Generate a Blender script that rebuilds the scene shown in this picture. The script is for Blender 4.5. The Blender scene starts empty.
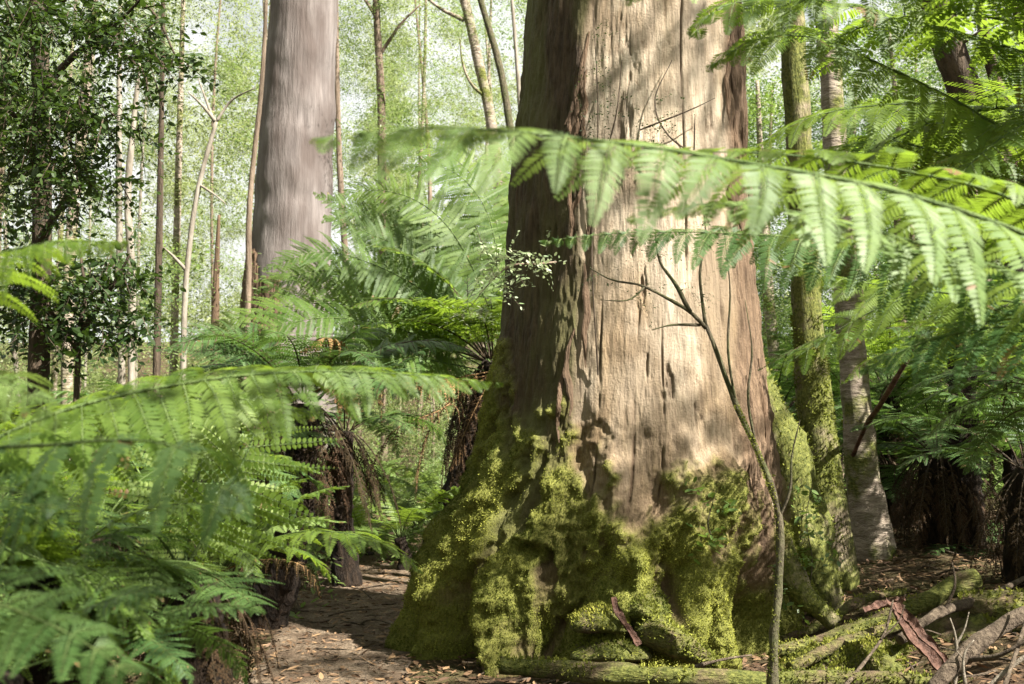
import bpy, math, random
import numpy as np
from mathutils import Vector

rng = np.random.default_rng(7)
random.seed(7)
R = math.radians
scene = bpy.context.scene
COL = scene.collection

# ------------------------------------------------------------------ camera
F, CX, CY = 1138.0, 512.0, 342.0
PITCH = math.atan(88.0 / F)
CAMZ = 1.6
cp, sp_ = math.cos(PITCH), math.sin(PITCH)


def at(px, py, Y):
    """point at forward distance Y seen at picture position px, py"""
    dx, dz = (px - CX) / F, -(py - CY) / F
    wy, wz = cp - dz * sp_, sp_ + dz * cp
    s = Y / wy
    return np.array([dx * s, Y, CAMZ + wz * s])


cam = bpy.data.cameras.new('camera')
cam.sensor_width = 36.0
cam.lens = F * 36.0 / 1024.0
cam.clip_end = 2000.0
cam.clip_start = 0.05
cam.dof.use_dof = True
cam.dof.focus_distance = 8.0
cam.dof.aperture_fstop = 4.0
camo = bpy.data.objects.new('camera', cam)
camo.location = (0, 0, CAMZ)
camo.rotation_euler = (math.pi / 2 + PITCH, 0, 0)
COL.objects.link(camo)
scene.camera = camo

# ------------------------------------------------------------------ light
SUN = np.array([0.566, -0.381, 0.731])
SUN /= np.linalg.norm(SUN)
world = bpy.data.worlds.new('World')
scene.world = world
world.use_nodes = True
wn = world.node_tree
bg = wn.nodes['Background']
sky = wn.nodes.new('ShaderNodeTexSky')
sky.sky_type = 'NISHITA'
sky.sun_disc = False
sky.dust_density = 8.0
sky.air_density = 0.5
sky.ozone_density = 0.4
sky.sun_elevation = math.asin(SUN[2])
sky.sun_rotation = math.atan2(SUN[0], SUN[1])
# thin bright cloud over most of the sky
tcw = wn.nodes.new('ShaderNodeTexCoord')
nzw = wn.nodes.new('ShaderNodeTexNoise')
nzw.inputs['Scale'].default_value = 3.5
nzw.inputs['Detail'].default_value = 6.0
wn.links.new(tcw.outputs['Generated'], nzw.inputs['Vector'])
mrw = wn.nodes.new('ShaderNodeMapRange')
mrw.inputs[1].default_value = 0.24
mrw.inputs[2].default_value = 0.44
wn.links.new(nzw.outputs[0], mrw.inputs[0])
mxw = wn.nodes.new('ShaderNodeMix')
mxw.data_type = 'RGBA'
mxw.inputs[7].default_value = (5.0, 5.1, 5.0, 1.0)
wn.links.new(mrw.outputs[0], mxw.inputs[0])
wn.links.new(sky.outputs['Color'], mxw.inputs[6])
wn.links.new(mxw.outputs[2], bg.inputs['Color'])
bg.inputs['Strength'].default_value = 0.05
sl = bpy.data.lights.new('sun', 'SUN')
sl.energy = 5.0
sl.angle = R(0.5)
sl.color = (1.0, 0.95, 0.86)
so = bpy.data.objects.new('sun', sl)
so.rotation_euler = Vector(SUN).to_track_quat('Z', 'Y').to_euler()
COL.objects.link(so)
vs = scene.view_settings
vs.view_transform = 'Standard'
vs.look = 'None'
vs.gamma = 1.0
vs.exposure = 2.2
vs.use_curve_mapping = False
cy = scene.cycles
cy.max_bounces = 7
cy.diffuse_bounces = 4
cy.glossy_bounces = 2
cy.transmission_bounces = 5
cy.transparent_max_bounces = 8
cy.sample_clamp_indirect = 6.0
cy.use_denoising = True
try:
    cy.denoiser = 'OPENIMAGEDENOISE'
    cy.denoising_input_passes = 'RGB_ALBEDO_NORMAL'
    cy.denoising_prefilter = 'ACCURATE'
except Exception:
    pass


# ------------------------------------------------------------------ numpy helpers
def nrm(v):
    return v / np.maximum(np.linalg.norm(v, axis=-1, keepdims=True), 1e-9)


def _hash(ix, iy, iz, seed):
    h = (ix * 374761393 + iy * 668265263 + iz * 1274126177 + seed * 974634541) & 0xFFFFFFFF
    h = ((h ^ (h >> 13)) * 1103515245) & 0xFFFFFFFF
    h = ((h ^ (h >> 16)) * 2654435761) & 0xFFFFFFFF
    return ((h ^ (h >> 15)) & 0xFFFFFF) / float(0xFFFFFF)


def vnoise(p, seed=0):
    """smooth value noise in -1..1 at points p (n,3)"""
    p = np.asarray(p, dtype=np.float64)
    i = np.floor(p).astype(np.int64)
    f = p - i
    f = f * f * f * (f * (f * 6 - 15) + 10)
    out = 0
    for dx in (0, 1):
        wx = f[..., 0] if dx else 1 - f[..., 0]
        for dy in (0, 1):
            wy = f[..., 1] if dy else 1 - f[..., 1]
            for dz in (0, 1):
                wz = f[..., 2] if dz else 1 - f[..., 2]
                out = out + wx * wy * wz * _hash(i[..., 0] + dx, i[..., 1] + dy, i[..., 2] + dz, seed)
    return out * 2 - 1


def fbm(p, oct=4, seed=0, gain=0.5):
    p = np.asarray(p, dtype=np.float64)
    a, s, out = 1.0, 0.0, 0
    for k in range(oct):
        out = out + a * vnoise(p, seed + k * 17)
        s += a
        a *= gain
        p = p * 2.03 + 11.3
    return out / s


def sstep(a, b, x):
    t = np.clip((x - a) / (b - a), 0, 1)
    return t * t * (3 - 2 * t)


def spline(pts, n):
    """Catmull-Rom through pts resampled by arc length"""
    P = np.asarray(pts, float)
    if len(P) == 2:
        d = P
    else:
        Q = np.vstack([2 * P[0] - P[1], P, 2 * P[-1] - P[-2]])
        seg = []
        for i in range(len(P) - 1):
            t = np.linspace(0, 1, 24, endpoint=False)[:, None]
            a, b, c, e = Q[i], Q[i + 1], Q[i + 2], Q[i + 3]
            seg.append(0.5 * (2 * b + (c - a) * t + (2 * a - 5 * b + 4 * c - e) * t ** 2 + (3 * b - a - 3 * c + e) * t ** 3))
        d = np.vstack(seg + [P[-1:]])
    L = np.concatenate([[0], np.cumsum(np.linalg.norm(np.diff(d, axis=0), axis=1))])
    s = np.linspace(0, L[-1], n)
    return np.stack([np.interp(s, L, d[:, k]) for k in range(3)], 1)


# ------------------------------------------------------------------ mesh helpers
def mk(name, V, Fs, mat, parent=None, loc=(0, 0, 0), smooth=False, tint=None, attrs=None, local=False):
    """one mesh object; V in world space (moved to loc when not local)"""
    V = np.asarray(V, float)
    loc = np.asarray(loc, float)
    if not local:
        V = V - loc
    if not isinstance(Fs, (list, tuple)):
        Fs = [Fs]
    Fs = [np.asarray(f) for f in Fs if len(f)]
    me = bpy.data.meshes.new(name)
    me.vertices.add(len(V))
    me.vertices.foreach_set('co', V.astype(np.float32).ravel())
    idx = np.concatenate([f.ravel() for f in Fs]).astype(np.int32)
    sizes = np.concatenate([np.full(len(f), f.shape[1]) for f in Fs])
    starts = np.concatenate([[0], np.cumsum(sizes)[:-1]]).astype(np.int32)
    me.loops.add(len(idx))
    me.loops.foreach_set('vertex_index', idx)
    me.polygons.add(len(sizes))
    me.polygons.foreach_set('loop_start', starts)
    me.polygons.foreach_set('use_smooth', np.full(len(sizes), bool(smooth)))
    me.update(calc_edges=True)
    A = dict(attrs or {})
    A['tint'] = tint if tint is not None else np.zeros(len(V))
    for k, v in A.items():
        at_ = me.attributes.new(k, 'FLOAT', 'POINT')
        at_.data.foreach_set('value', np.asarray(v, np.float32))
    me.materials.append(mat)
    o = bpy.data.objects.new(name, me)
    COL.objects.link(o)
    if parent is not None:
        o.parent = parent
        if not local:
            o.location = (0, 0, 0)
    else:
        o.location = loc
    return o


def thing(name, label, cat, loc, group=None):
    o = bpy.data.objects.new(name, None)
    o.empty_display_size = 0.2
    o.location = tuple(float(v) for v in loc)
    COL.objects.link(o)
    return tag(o, label, cat, group)


def tag(o, label, cat, group=None):
    o['label'] = label
    o['category'] = cat
    if group:
        o['group'] = group
    return o


def join(*parts):
    """join (V, F, tint) tuples"""
    Vs, Fq, T, n = [], [], [], 0
    for p in parts:
        V, Fc = p[0], p[1]
        Vs.append(V)
        Fq.append(np.asarray(Fc) + n)
        T.append(p[2] if len(p) > 2 else np.zeros(len(V)))
        n += len(V)
    return np.vstack(Vs), np.vstack(Fq), np.concatenate(T)


def tube(pts, radii, seg=10, n=None, rough=0.0, rs=6.0, seed=0, closed=True, flat=1.0):
    """tapered tube as quads, radii interpolated along the length"""
    n = n or max(6, len(pts) * 4)
    P = spline(pts, n)
    rr = np.interp(np.linspace(0, 1, n), np.linspace(0, 1, len(radii)), radii)
    T = nrm(np.gradient(P, axis=0))
    ref = np.array([0.0, 0, 1]) if abs(T[:, 2]).mean() < 0.8 else np.array([0.0, -1, 0])
    S = nrm(np.cross(T, ref))
    N = np.cross(S, T)
    a = np.linspace(0, 2 * np.pi, seg, endpoint=False)
    ring = np.cos(a)[None, :, None] * S[:, None] + np.sin(a)[None, :, None] * N[:, None] * flat
    V = P[:, None] + ring * rr[:, None, None]
    if rough:
        q = fbm(V * rs, 3, seed)
        V = V + ring * (q * rough * rr[:, None])[..., None]
    if closed:
        V = np.concatenate([P[:1, None] + (V[:1] - P[:1, None]) * 0.05, V, P[-1:, None] + (V[-1:] - P[-1:, None]) * 0.05], 0)
    m = len(V)
    i = np.arange(m - 1)[:, None] * seg
    j = np.arange(seg)[None, :]
    k = (j + 1) % seg
    Fq = np.stack([i + j, i + k, i + seg + k, i + seg + j], -1).reshape(-1, 4)
    return V.reshape(-1, 3), Fq


# ------------------------------------------------------------------ materials
def newmat(name):
    m = bpy.data.materials.new(name)
    m.use_nodes = True
    nt = m.node_tree
    nt.nodes.clear()
    out = nt.nodes.new('ShaderNodeOutputMaterial')

    def nd(t, **kw):
        n = nt.nodes.new(t)
        for k, v in kw.items():
            if k.startswith('i_'):
                key = k[2:]
                key = int(key) if key.isdigit() else key.replace('_', ' ')
                n.inputs[key].default_value = v
            else:
                setattr(n, k, v)
        return n

    def ln(a, ao, b, bi):
        nt.links.new(a.outputs[ao], b.inputs[bi])
    return m, nt, out, nd, ln


def c4(c):
    return (c[0], c[1], c[2], 1.0)


def mixc(nd, ln, fac, a, b):
    """fac (node,out), a/b = color tuple or (node,out)"""
    n = nd('ShaderNodeMix', data_type='RGBA')
    if isinstance(fac, (int, float)):
        n.inputs[0].default_value = fac
    else:
        ln(fac[0], fac[1], n, 0)
    for k, v in ((6, a), (7, b)):
        if isinstance(v[0], (int, float)):
            n.inputs[k].default_value = c4(v)
        else:
            ln(v[0], v[1], n, k)
    return (n, 2)


def noise(nd, ln, scale, detail=4.0, rough=0.55, stretch=None, lo=0.35, hi=0.65, dist=0.0):
    tc = nd('ShaderNodeTexCoord')
    mp = nd('ShaderNodeMapping')
    ln(tc, 'Object', mp, 0)
    if stretch:
        mp.inputs['Scale'].default_value = stretch
    nz = nd('ShaderNodeTexNoise', i_Scale=scale, i_Detail=detail, i_Roughness=rough, i_Distortion=dist)
    ln(mp, 0, nz, 'Vector')
    mr = nd('ShaderNodeMapRange')
    mr.inputs[1].default_value = lo
    mr.inputs[2].default_value = hi
    ln(nz, 0, mr, 0)
    return (mr, 0)


def attr(nd, name):
    return (nd('ShaderNodeAttribute', attribute_name=name), 'Fac')


def leaf_mat(name, dark, light, trans, tfac=0.4, rough=0.42, spec=0.4):
    m, nt, out, nd, ln = newmat(name)
    t = attr(nd, 'tint')
    oi = nd('ShaderNodeObjectInfo')
    base = mixc(nd, ln, t, dark, light)
    hs = nd('ShaderNodeHueSaturation', i_Saturation=1.0)
    mr = nd('ShaderNodeMapRange')
    mr.inputs[3].default_value = 0.72
    mr.inputs[4].default_value = 1.28
    ln(oi, 'Random', mr, 0)
    ln(mr, 0, hs, 'Value')
    mh = nd('ShaderNodeMapRange')
    mh.inputs[3].default_value = 0.515
    mh.inputs[4].default_value = 0.485
    ln(oi, 'Random', mh, 0)
    ln(mh, 0, hs, 'Hue')
    ln(base[0], base[1], hs, 'Color')
    p = nd('ShaderNodeBsdfPrincipled', i_Roughness=rough)
    p.inputs['Specular IOR Level'].default_value = spec
    dr = nd('ShaderNodeMapRange')
    dr.inputs[1].default_value = 1.2
    dr.inputs[2].default_value = 1.8
    ln(t[0], t[1], dr, 0)
    dc = mixc(nd, ln, (dr, 0), (hs, 0), (0.17, 0.10, 0.045))
    ln(dc[0], dc[1], p, 'Base Color')
    tr = nd('ShaderNodeBsdfTranslucent')
    tcx = mixc(nd, ln, t, tuple(0.7 * v for v in trans), trans)
    ln(tcx[0], tcx[1], tr, 'Color')
    mx = nd('ShaderNodeMixShader')
    mx.inputs[0].default_value = tfac
    ln(p, 0, mx, 1)
    ln(tr, 0, mx, 2)
    ln(mx, 0, out, 0)
    return m


def bark_mat(name, cols, stretch=(1, 1, 0.15), scale=9.0, moss=None, mosslo=0.45, mosshi=0.6, bump=0.6, rough=0.9, mscale=2.2, bdist=0.03):
    m, nt, out, nd, ln = newmat(name)
    n1 = noise(nd, ln, scale, 6, 0.65, stretch, 0.36, 0.64)
    n2 = noise(nd, ln, scale * 0.23, 3, 0.5, (1, 1, 0.4), 0.35, 0.65)
    c = mixc(nd, ln, n1, cols[0], cols[1])
    if len(cols) > 2:
        c = mixc(nd, ln, n2, c, cols[2])
    if moss:
        nm = noise(nd, ln, mscale, 5, 0.65, None, mosslo, mosshi)
        nf = noise(nd, ln, 40.0, 4, 0.7, None, 0.35, 0.65)
        mc = mixc(nd, ln, nf, moss[0], moss[1])
        c = mixc(nd, ln, nm, c, mc)
    p = nd('ShaderNodeBsdfPrincipled', i_Roughness=rough)
    p.inputs['Specular IOR Level'].default_value = 0.2
    ln(c[0], c[1], p, 'Base Color')
    b = nd('ShaderNodeBump', i_Strength=bump, i_Distance=bdist)
    ln(n1[0], n1[1], b, 'Height')
    ln(b, 0, p, 'Normal')
    ln(p, 0, out, 0)
    return m


M = {}
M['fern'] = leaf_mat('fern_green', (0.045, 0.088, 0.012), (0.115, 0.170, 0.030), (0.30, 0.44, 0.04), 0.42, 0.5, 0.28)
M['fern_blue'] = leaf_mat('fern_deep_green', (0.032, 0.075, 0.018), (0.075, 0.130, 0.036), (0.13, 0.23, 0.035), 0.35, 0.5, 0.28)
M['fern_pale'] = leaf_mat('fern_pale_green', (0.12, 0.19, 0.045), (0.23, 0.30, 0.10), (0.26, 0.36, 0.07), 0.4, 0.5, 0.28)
M['fern_dead'] = leaf_mat('fern_dead_brown', (0.11, 0.055, 0.022), (0.30, 0.18, 0.08), (0.18, 0.09, 0.03), 0.25, 0.8, 0.1)
M['fern_dark_dead'] = leaf_mat('fern_old_brown', (0.024, 0.015, 0.008), (0.065, 0.040, 0.021), (0.03, 0.02, 0.008), 0.2, 0.9, 0.1)
M['stalk'] = bark_mat('frond_stalk', [(0.05, 0.085, 0.02), (0.10, 0.14, 0.04)], (1, 1, 1), 20, rough=0.6)
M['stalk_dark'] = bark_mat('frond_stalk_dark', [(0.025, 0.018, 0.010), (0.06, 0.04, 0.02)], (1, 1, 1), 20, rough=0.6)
M['stalk_dead'] = bark_mat('frond_stalk_dead', [(0.16, 0.09, 0.04), (0.28, 0.17, 0.08)], (1, 1, 1), 20, rough=0.8)
M['fern_trunk'] = bark_mat('fern_trunk_fibre', [(0.009, 0.006, 0.004), (0.036, 0.023, 0.014)], (1, 1, 0.3), 26, bump=1.0)
M['myrtle'] = leaf_mat('myrtle_leaf', (0.013, 0.030, 0.008), (0.034, 0.060, 0.014), (0.06, 0.11, 0.012), 0.3, 0.4, 0.35)
M['shrub'] = leaf_mat('shrub_leaf', (0.04, 0.085, 0.016), (0.13, 0.20, 0.045), (0.22, 0.34, 0.05), 0.38, 0.35, 0.5)
M['deep'] = leaf_mat('deep_green_leaf', (0.020, 0.045, 0.010), (0.055, 0.095, 0.022), (0.10, 0.19, 0.03), 0.35, 0.4, 0.4)
M['gum'] = leaf_mat('gum_leaf', (0.10, 0.13, 0.050), (0.26, 0.29, 0.13), (0.32, 0.39, 0.13), 0.5, 0.45, 0.4)
M['gum_green'] = leaf_mat('wattle_leaf', (0.060, 0.105, 0.028), (0.17, 0.23, 0.075), (0.25, 0.36, 0.085), 0.48, 0.45, 0.4)
M['cream'] = leaf_mat('cream_leaf', (0.17, 0.24, 0.10), (0.42, 0.45, 0.28), (0.35, 0.42, 0.2), 0.3, 0.5, 0.4)
M['litter'] = leaf_mat('fallen_leaf', (0.06, 0.030, 0.015), (0.26, 0.16, 0.085), (0.06, 0.03, 0.01), 0.08, 0.7, 0.3)
M['mosstuft'] = leaf_mat('moss_tuft', (0.052, 0.066, 0.011), (0.25, 0.255, 0.048), (0.24, 0.27, 0.045), 0.25, 0.8, 0.1)
M['gum_trunk'] = bark_mat('smooth_gum_bark', [(0.10, 0.085, 0.080), (0.195, 0.170, 0.160), (0.085, 0.067, 0.060)], (1, 1, 0.09), 9.0, bump=0.5)
M['gum_base'] = bark_mat('stringy_gum_bark', [(0.045, 0.030, 0.019), (0.15, 0.096, 0.060), (0.10, 0.066, 0.041)], (1, 1, 0.08), 8.0, bump=1.0)
M['pale_trunk'] = bark_mat('pale_sapling_bark', [(0.13, 0.11, 0.085), (0.26, 0.23, 0.19)], (1, 1, 0.3), 8.0, bump=0.3)
M['brown_trunk'] = bark_mat('brown_sapling_bark', [(0.09, 0.065, 0.045), (0.20, 0.15, 0.11)], (1, 1, 0.2), 8.0, bump=0.6)
M['dark_trunk'] = bark_mat('dark_bark', [(0.030, 0.022, 0.015), (0.085, 0.062, 0.042)], (1, 1, 0.2), 10.0, bump=0.8)
MOSS = ((0.042, 0.052, 0.011), (0.15, 0.155, 0.038))
M['mossy_trunk'] = bark_mat('mossy_bark', [(0.10, 0.075, 0.05), (0.27, 0.22, 0.15)], (1, 1, 0.25), 12.0, moss=MOSS, mosslo=0.38, mosshi=0.52, bump=0.8)
M['part_mossy'] = bark_mat('banded_bark', [(0.16, 0.125, 0.095), (0.34, 0.285, 0.225)], (0.6, 0.6, 2.0), 10.0, moss=MOSS, mosslo=0.47, mosshi=0.60, bump=0.7)
M['sapling'] = bark_mat('olive_bark', [(0.055, 0.046, 0.03), (0.12, 0.10, 0.065)], (1, 1, 0.4), 25.0, moss=((0.045, 0.05, 0.02), (0.09, 0.09, 0.04)), mosslo=0.4, mosshi=0.6, bump=0.6, mscale=6)
M['log'] = bark_mat('mossy_log', [(0.05, 0.035, 0.022), (0.16, 0.11, 0.07)], (0.3, 1, 1), 14.0, moss=MOSS, mosslo=0.36, mosshi=0.55, bump=1.0, mscale=4)
M['dead_wood'] = bark_mat('dead_wood', [(0.05, 0.036, 0.025), (0.13, 0.10, 0.07)], (1, 1, 1), 18.0, bump=0.8)
M['red_bark'] = bark_mat('red_bark_strip', [(0.045, 0.022, 0.015), (0.13, 0.068, 0.048)], (1, 1, 1), 14.0, bump=0.6, rough=0.6)
M['grey_wood'] = bark_mat('grey_twig', [(0.11, 0.09, 0.065), (0.22, 0.19, 0.15)], (1, 1, 1), 18.0, bump=0.5)


def giant_mat():
    m, nt, out, nd, ln = newmat('giant_bark')
    fine = noise(nd, ln, 34.0, 7, 0.68, (1, 1, 0.10), 0.32, 0.66)
    mid = noise(nd, ln, 7.0, 5, 0.6, (1, 1, 0.10), 0.38, 0.62, 0.3)
    big = noise(nd, ln, 1.9, 4, 0.6, (1, 1, 0.35), 0.42, 0.62)
    spots = noise(nd, ln, 26.0, 4, 0.6, (1, 1, 0.5), 0.60, 0.72)
    speck = noise(nd, ln, 60.0, 5, 0.7, None, 0.3, 0.7)
    pale = mixc(nd, ln, mid, (0.57, 0.51, 0.40), (0.42, 0.36, 0.262))
    pale = mixc(nd, ln, big, pale, (0.26, 0.195, 0.115))
    fm = nd('ShaderNodeMath', operation='MULTIPLY')
    ln(fine[0], fine[1], fm, 0)
    fm.inputs[1].default_value = 0.5
    pale = mixc(nd, ln, (fm, 0), pale, (0.30, 0.21, 0.14))
    grain = noise(nd, ln, 150.0, 5, 0.7, (1, 1, 0.035), 0.34, 0.68)
    gm = nd('ShaderNodeMath', operation='MULTIPLY')
    ln(grain[0], grain[1], gm, 0)
    gm.inputs[1].default_value = 0.42
    pale = mixc(nd, ln, (gm, 0), pale, (0.20, 0.14, 0.09))
    sm = nd('ShaderNodeMath', operation='MULTIPLY')
    ln(spots[0], spots[1], sm, 0)
    sm.inputs[1].default_value = 0.6
    pale = mixc(nd, ln, (sm, 0), pale, (0.15, 0.09, 0.05))
    band = noise(nd, ln, 5.5, 4, 0.6, (1, 1, 0.05), 0.44, 0.62, 0.4)
    bm = nd('ShaderNodeMath', operation='MULTIPLY')
    ln(band[0], band[1], bm, 0)
    bm.inputs[1].default_value = 0.75
    pale = mixc(nd, ln, (bm, 0), pale, (0.23, 0.185, 0.135))
    lowm = attr(nd, 'brown')
    brown = mixc(nd, ln, fine, (0.19, 0.135, 0.078), (0.085, 0.056, 0.032))
    pale = mixc(nd, ln, lowm, pale, brown)
    crk = attr(nd, 'crack')
    pale = mixc(nd, ln, crk, pale, (0.07, 0.042, 0.025))
    barkc = mixc(nd, ln, fine, (0.085, 0.058, 0.035), (0.027, 0.018, 0.011))
    barkc = mixc(nd, ln, big, barkc, (0.085, 0.082, 0.030))
    barkr = mixc(nd, ln, fine, (0.19, 0.128, 0.08), (0.06, 0.038, 0.023))
    c = mixc(nd, ln, attr(nd, 'barkl'), pale, barkc)
    c = mixc(nd, ln, attr(nd, 'barkr'), c, barkr)
    mossc = mixc(nd, ln, speck, (0.058, 0.066, 0.013), (0.20, 0.20, 0.042))
    c = mixc(nd, ln, attr(nd, 'moss'), c, mossc)
    p = nd('ShaderNodeBsdfPrincipled', i_Roughness=0.85)
    p.inputs['Specular IOR Level'].default_value = 0.2
    ln(c[0], c[1], p, 'Base Color')
    inv = nd('ShaderNodeMath', operation='SUBTRACT')
    inv.inputs[0].default_value = 1.0
    ln(fine[0], fine[1], inv, 1)
    b = nd('ShaderNodeBump', i_Strength=0.55, i_Distance=0.02)
    ln(inv, 0, b, 'Height')
    b2 = nd('ShaderNodeBump', i_Strength=0.4, i_Distance=0.02)
    ln(speck[0], speck[1], b2, 'Height')
    ln(b, 0, b2, 'Normal')
    ln(b2, 0, p, 'Normal')
    ln(p, 0, out, 0)
    return m


def ground_mat(name, cols, scale, bump=0.6):
    m, nt, out, nd, ln = newmat(name)
    a = noise(nd, ln, scale, 6, 0.65, None, 0.35, 0.65)
    b_ = noise(nd, ln, scale * 0.12, 4, 0.55, None, 0.4, 0.6)
    c = mixc(nd, ln, a, cols[0], cols[1])
    c = mixc(nd, ln, b_, c, cols[2])
    p = nd('ShaderNodeBsdfPrincipled', i_Roughness=0.95)
    p.inputs['Specular IOR Level'].default_value = 0.15
    ln(c[0], c[1], p, 'Base Color')
    b = nd('ShaderNodeBump', i_Strength=bump, i_Distance=0.03)
    ln(a[0], a[1], b, 'Height')
    ln(b, 0, p, 'Normal')
    ln(p, 0, out, 0)
    return m


M['giant'] = giant_mat()
M['soil'] = ground_mat('forest_soil', [(0.035, 0.022, 0.013), (0.10, 0.065, 0.040), (0.06, 0.05, 0.02)], 14.0, 0.9)
M['path'] = ground_mat('path_dirt', [(0.13, 0.095, 0.062), (0.27, 0.205, 0.143), (0.115, 0.08, 0.052)], 26.0, 1.0)


# ------------------------------------------------------------------ ground
def height(x, y):
    x = np.asarray(x, float)
    y = np.asarray(y, float)
    hill = 0.10 * np.clip(y - 16, 0, None)
    hill = np.minimum(hill, 38 + 0.02 * y)
    q = np.stack([x, y, np.zeros_like(x)], -1)
    bump = 0.10 * fbm(q * 0.5, 3, 3) + 0.03 * fbm(q * 2.4, 3, 5)
    path = np.exp(-((x + 1.25 + 0.05 * (y - 7)) / 0.75) ** 2) * sstep(16, 12, y)
    right = 0.35 * sstep(1.6, 4.5, x) * sstep(5, 8, y) + 0.06 * np.clip(y - 8.5, 0, 6) * sstep(0.5, 2.5, x)
    return hill + right + bump * (1 - 0.8 * path) - 0.03 * path - 0.02


def H(x, y):
    return float(height(np.array([x]), np.array([y]))[0])


def ground():
    a = np.concatenate([np.linspace(0, 16, 170), np.geomspace(16.3, 120, 26)])
    xs = np.concatenate([-a[::-1][:-1] * 1.0, a])
    ys = np.concatenate([-np.geomspace(120, 3, 14), np.linspace(-2.5, 20, 240), np.geomspace(20.4, 140, 40)])
    X, Y = np.meshgrid(xs, ys)
    V = np.stack([X, Y, height(X, Y)], -1)
    ny, nx = X.shape
    i = np.arange(ny - 1)[:, None] * nx
    j = np.arange(nx - 1)[None]
    Fq = np.stack([i + j, i + j + 1, i + nx + j + 1, i + nx + j], -1).reshape(-1, 4)
    o = mk('ground', V.reshape(-1, 3), Fq, M['soil'], smooth=True)
    o['kind'] = 'structure'


def path():
    ys = np.linspace(2.0, 15.5, 160)
    cx = -1.25 - 0.05 * (ys - 7) + 0.06 * np.sin(ys * 0.9)
    us = np.linspace(-1, 1, 26)
    wl = 0.62 + 0.10 * fbm(np.stack([ys * 1.3, ys * 0 + 3, ys * 0], -1), 3, 9)
    X = cx[:, None] + us[None] * wl[:, None]
    Y = np.repeat(ys[:, None], 26, 1)
    Z = height(X, Y) + 0.014 * (1 - np.abs(us[None]) ** 6) - 0.006 * (np.abs(us[None]) > 0.99)
    q = np.stack([X, Y, X * 0], -1)
    Z = Z + 0.008 * fbm(q * 6, 3, 12)
    i = np.arange(159)[:, None] * 26
    j = np.arange(25)[None]
    Fq = np.stack([i + j, i + j + 1, i + 27 + j, i + 26 + j], -1).reshape(-1, 4)
    o = mk('path', np.stack([X, Y, Z], -1).reshape(-1, 3), Fq, M['path'], smooth=True)
    o['kind'] = 'structure'


ground()
path()


# ------------------------------------------------------------------ foliage generators
def blades(B, D, W, L, wd, fold=0.12, N=None):
    """leaf blades: base B, direction D, side W, length L, width wd -> 6 verts, 2 quads each"""
    if N is None:
        N = nrm(np.cross(W, D))
    L = L[..., None]
    wd = wd[..., None]
    v0 = B
    v3 = B + D * L - N * L * fold
    a1 = B + D * L * 0.32 + W * wd * 0.5 - N * wd * 0.14
    a2 = B + D * L * 0.72 + W * wd * 0.40 - N * (wd * 0.14 + L * fold * 0.4)
    b1 = B + D * L * 0.32 - W * wd * 0.5 - N * wd * 0.14
    b2 = B + D * L * 0.72 - W * wd * 0.40 - N * (wd * 0.14 + L * fold * 0.4)
    V = np.stack([v0, a1, a2, v3, b2, b1], -2).reshape(-1, 3)
    n = len(V) // 6
    k = np.arange(n)[:, None] * 6
    Fq = np.concatenate([k + np.array([[0, 1, 2, 3]]), k + np.array([[0, 3, 4, 5]])], 0)
    return V, Fq


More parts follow.
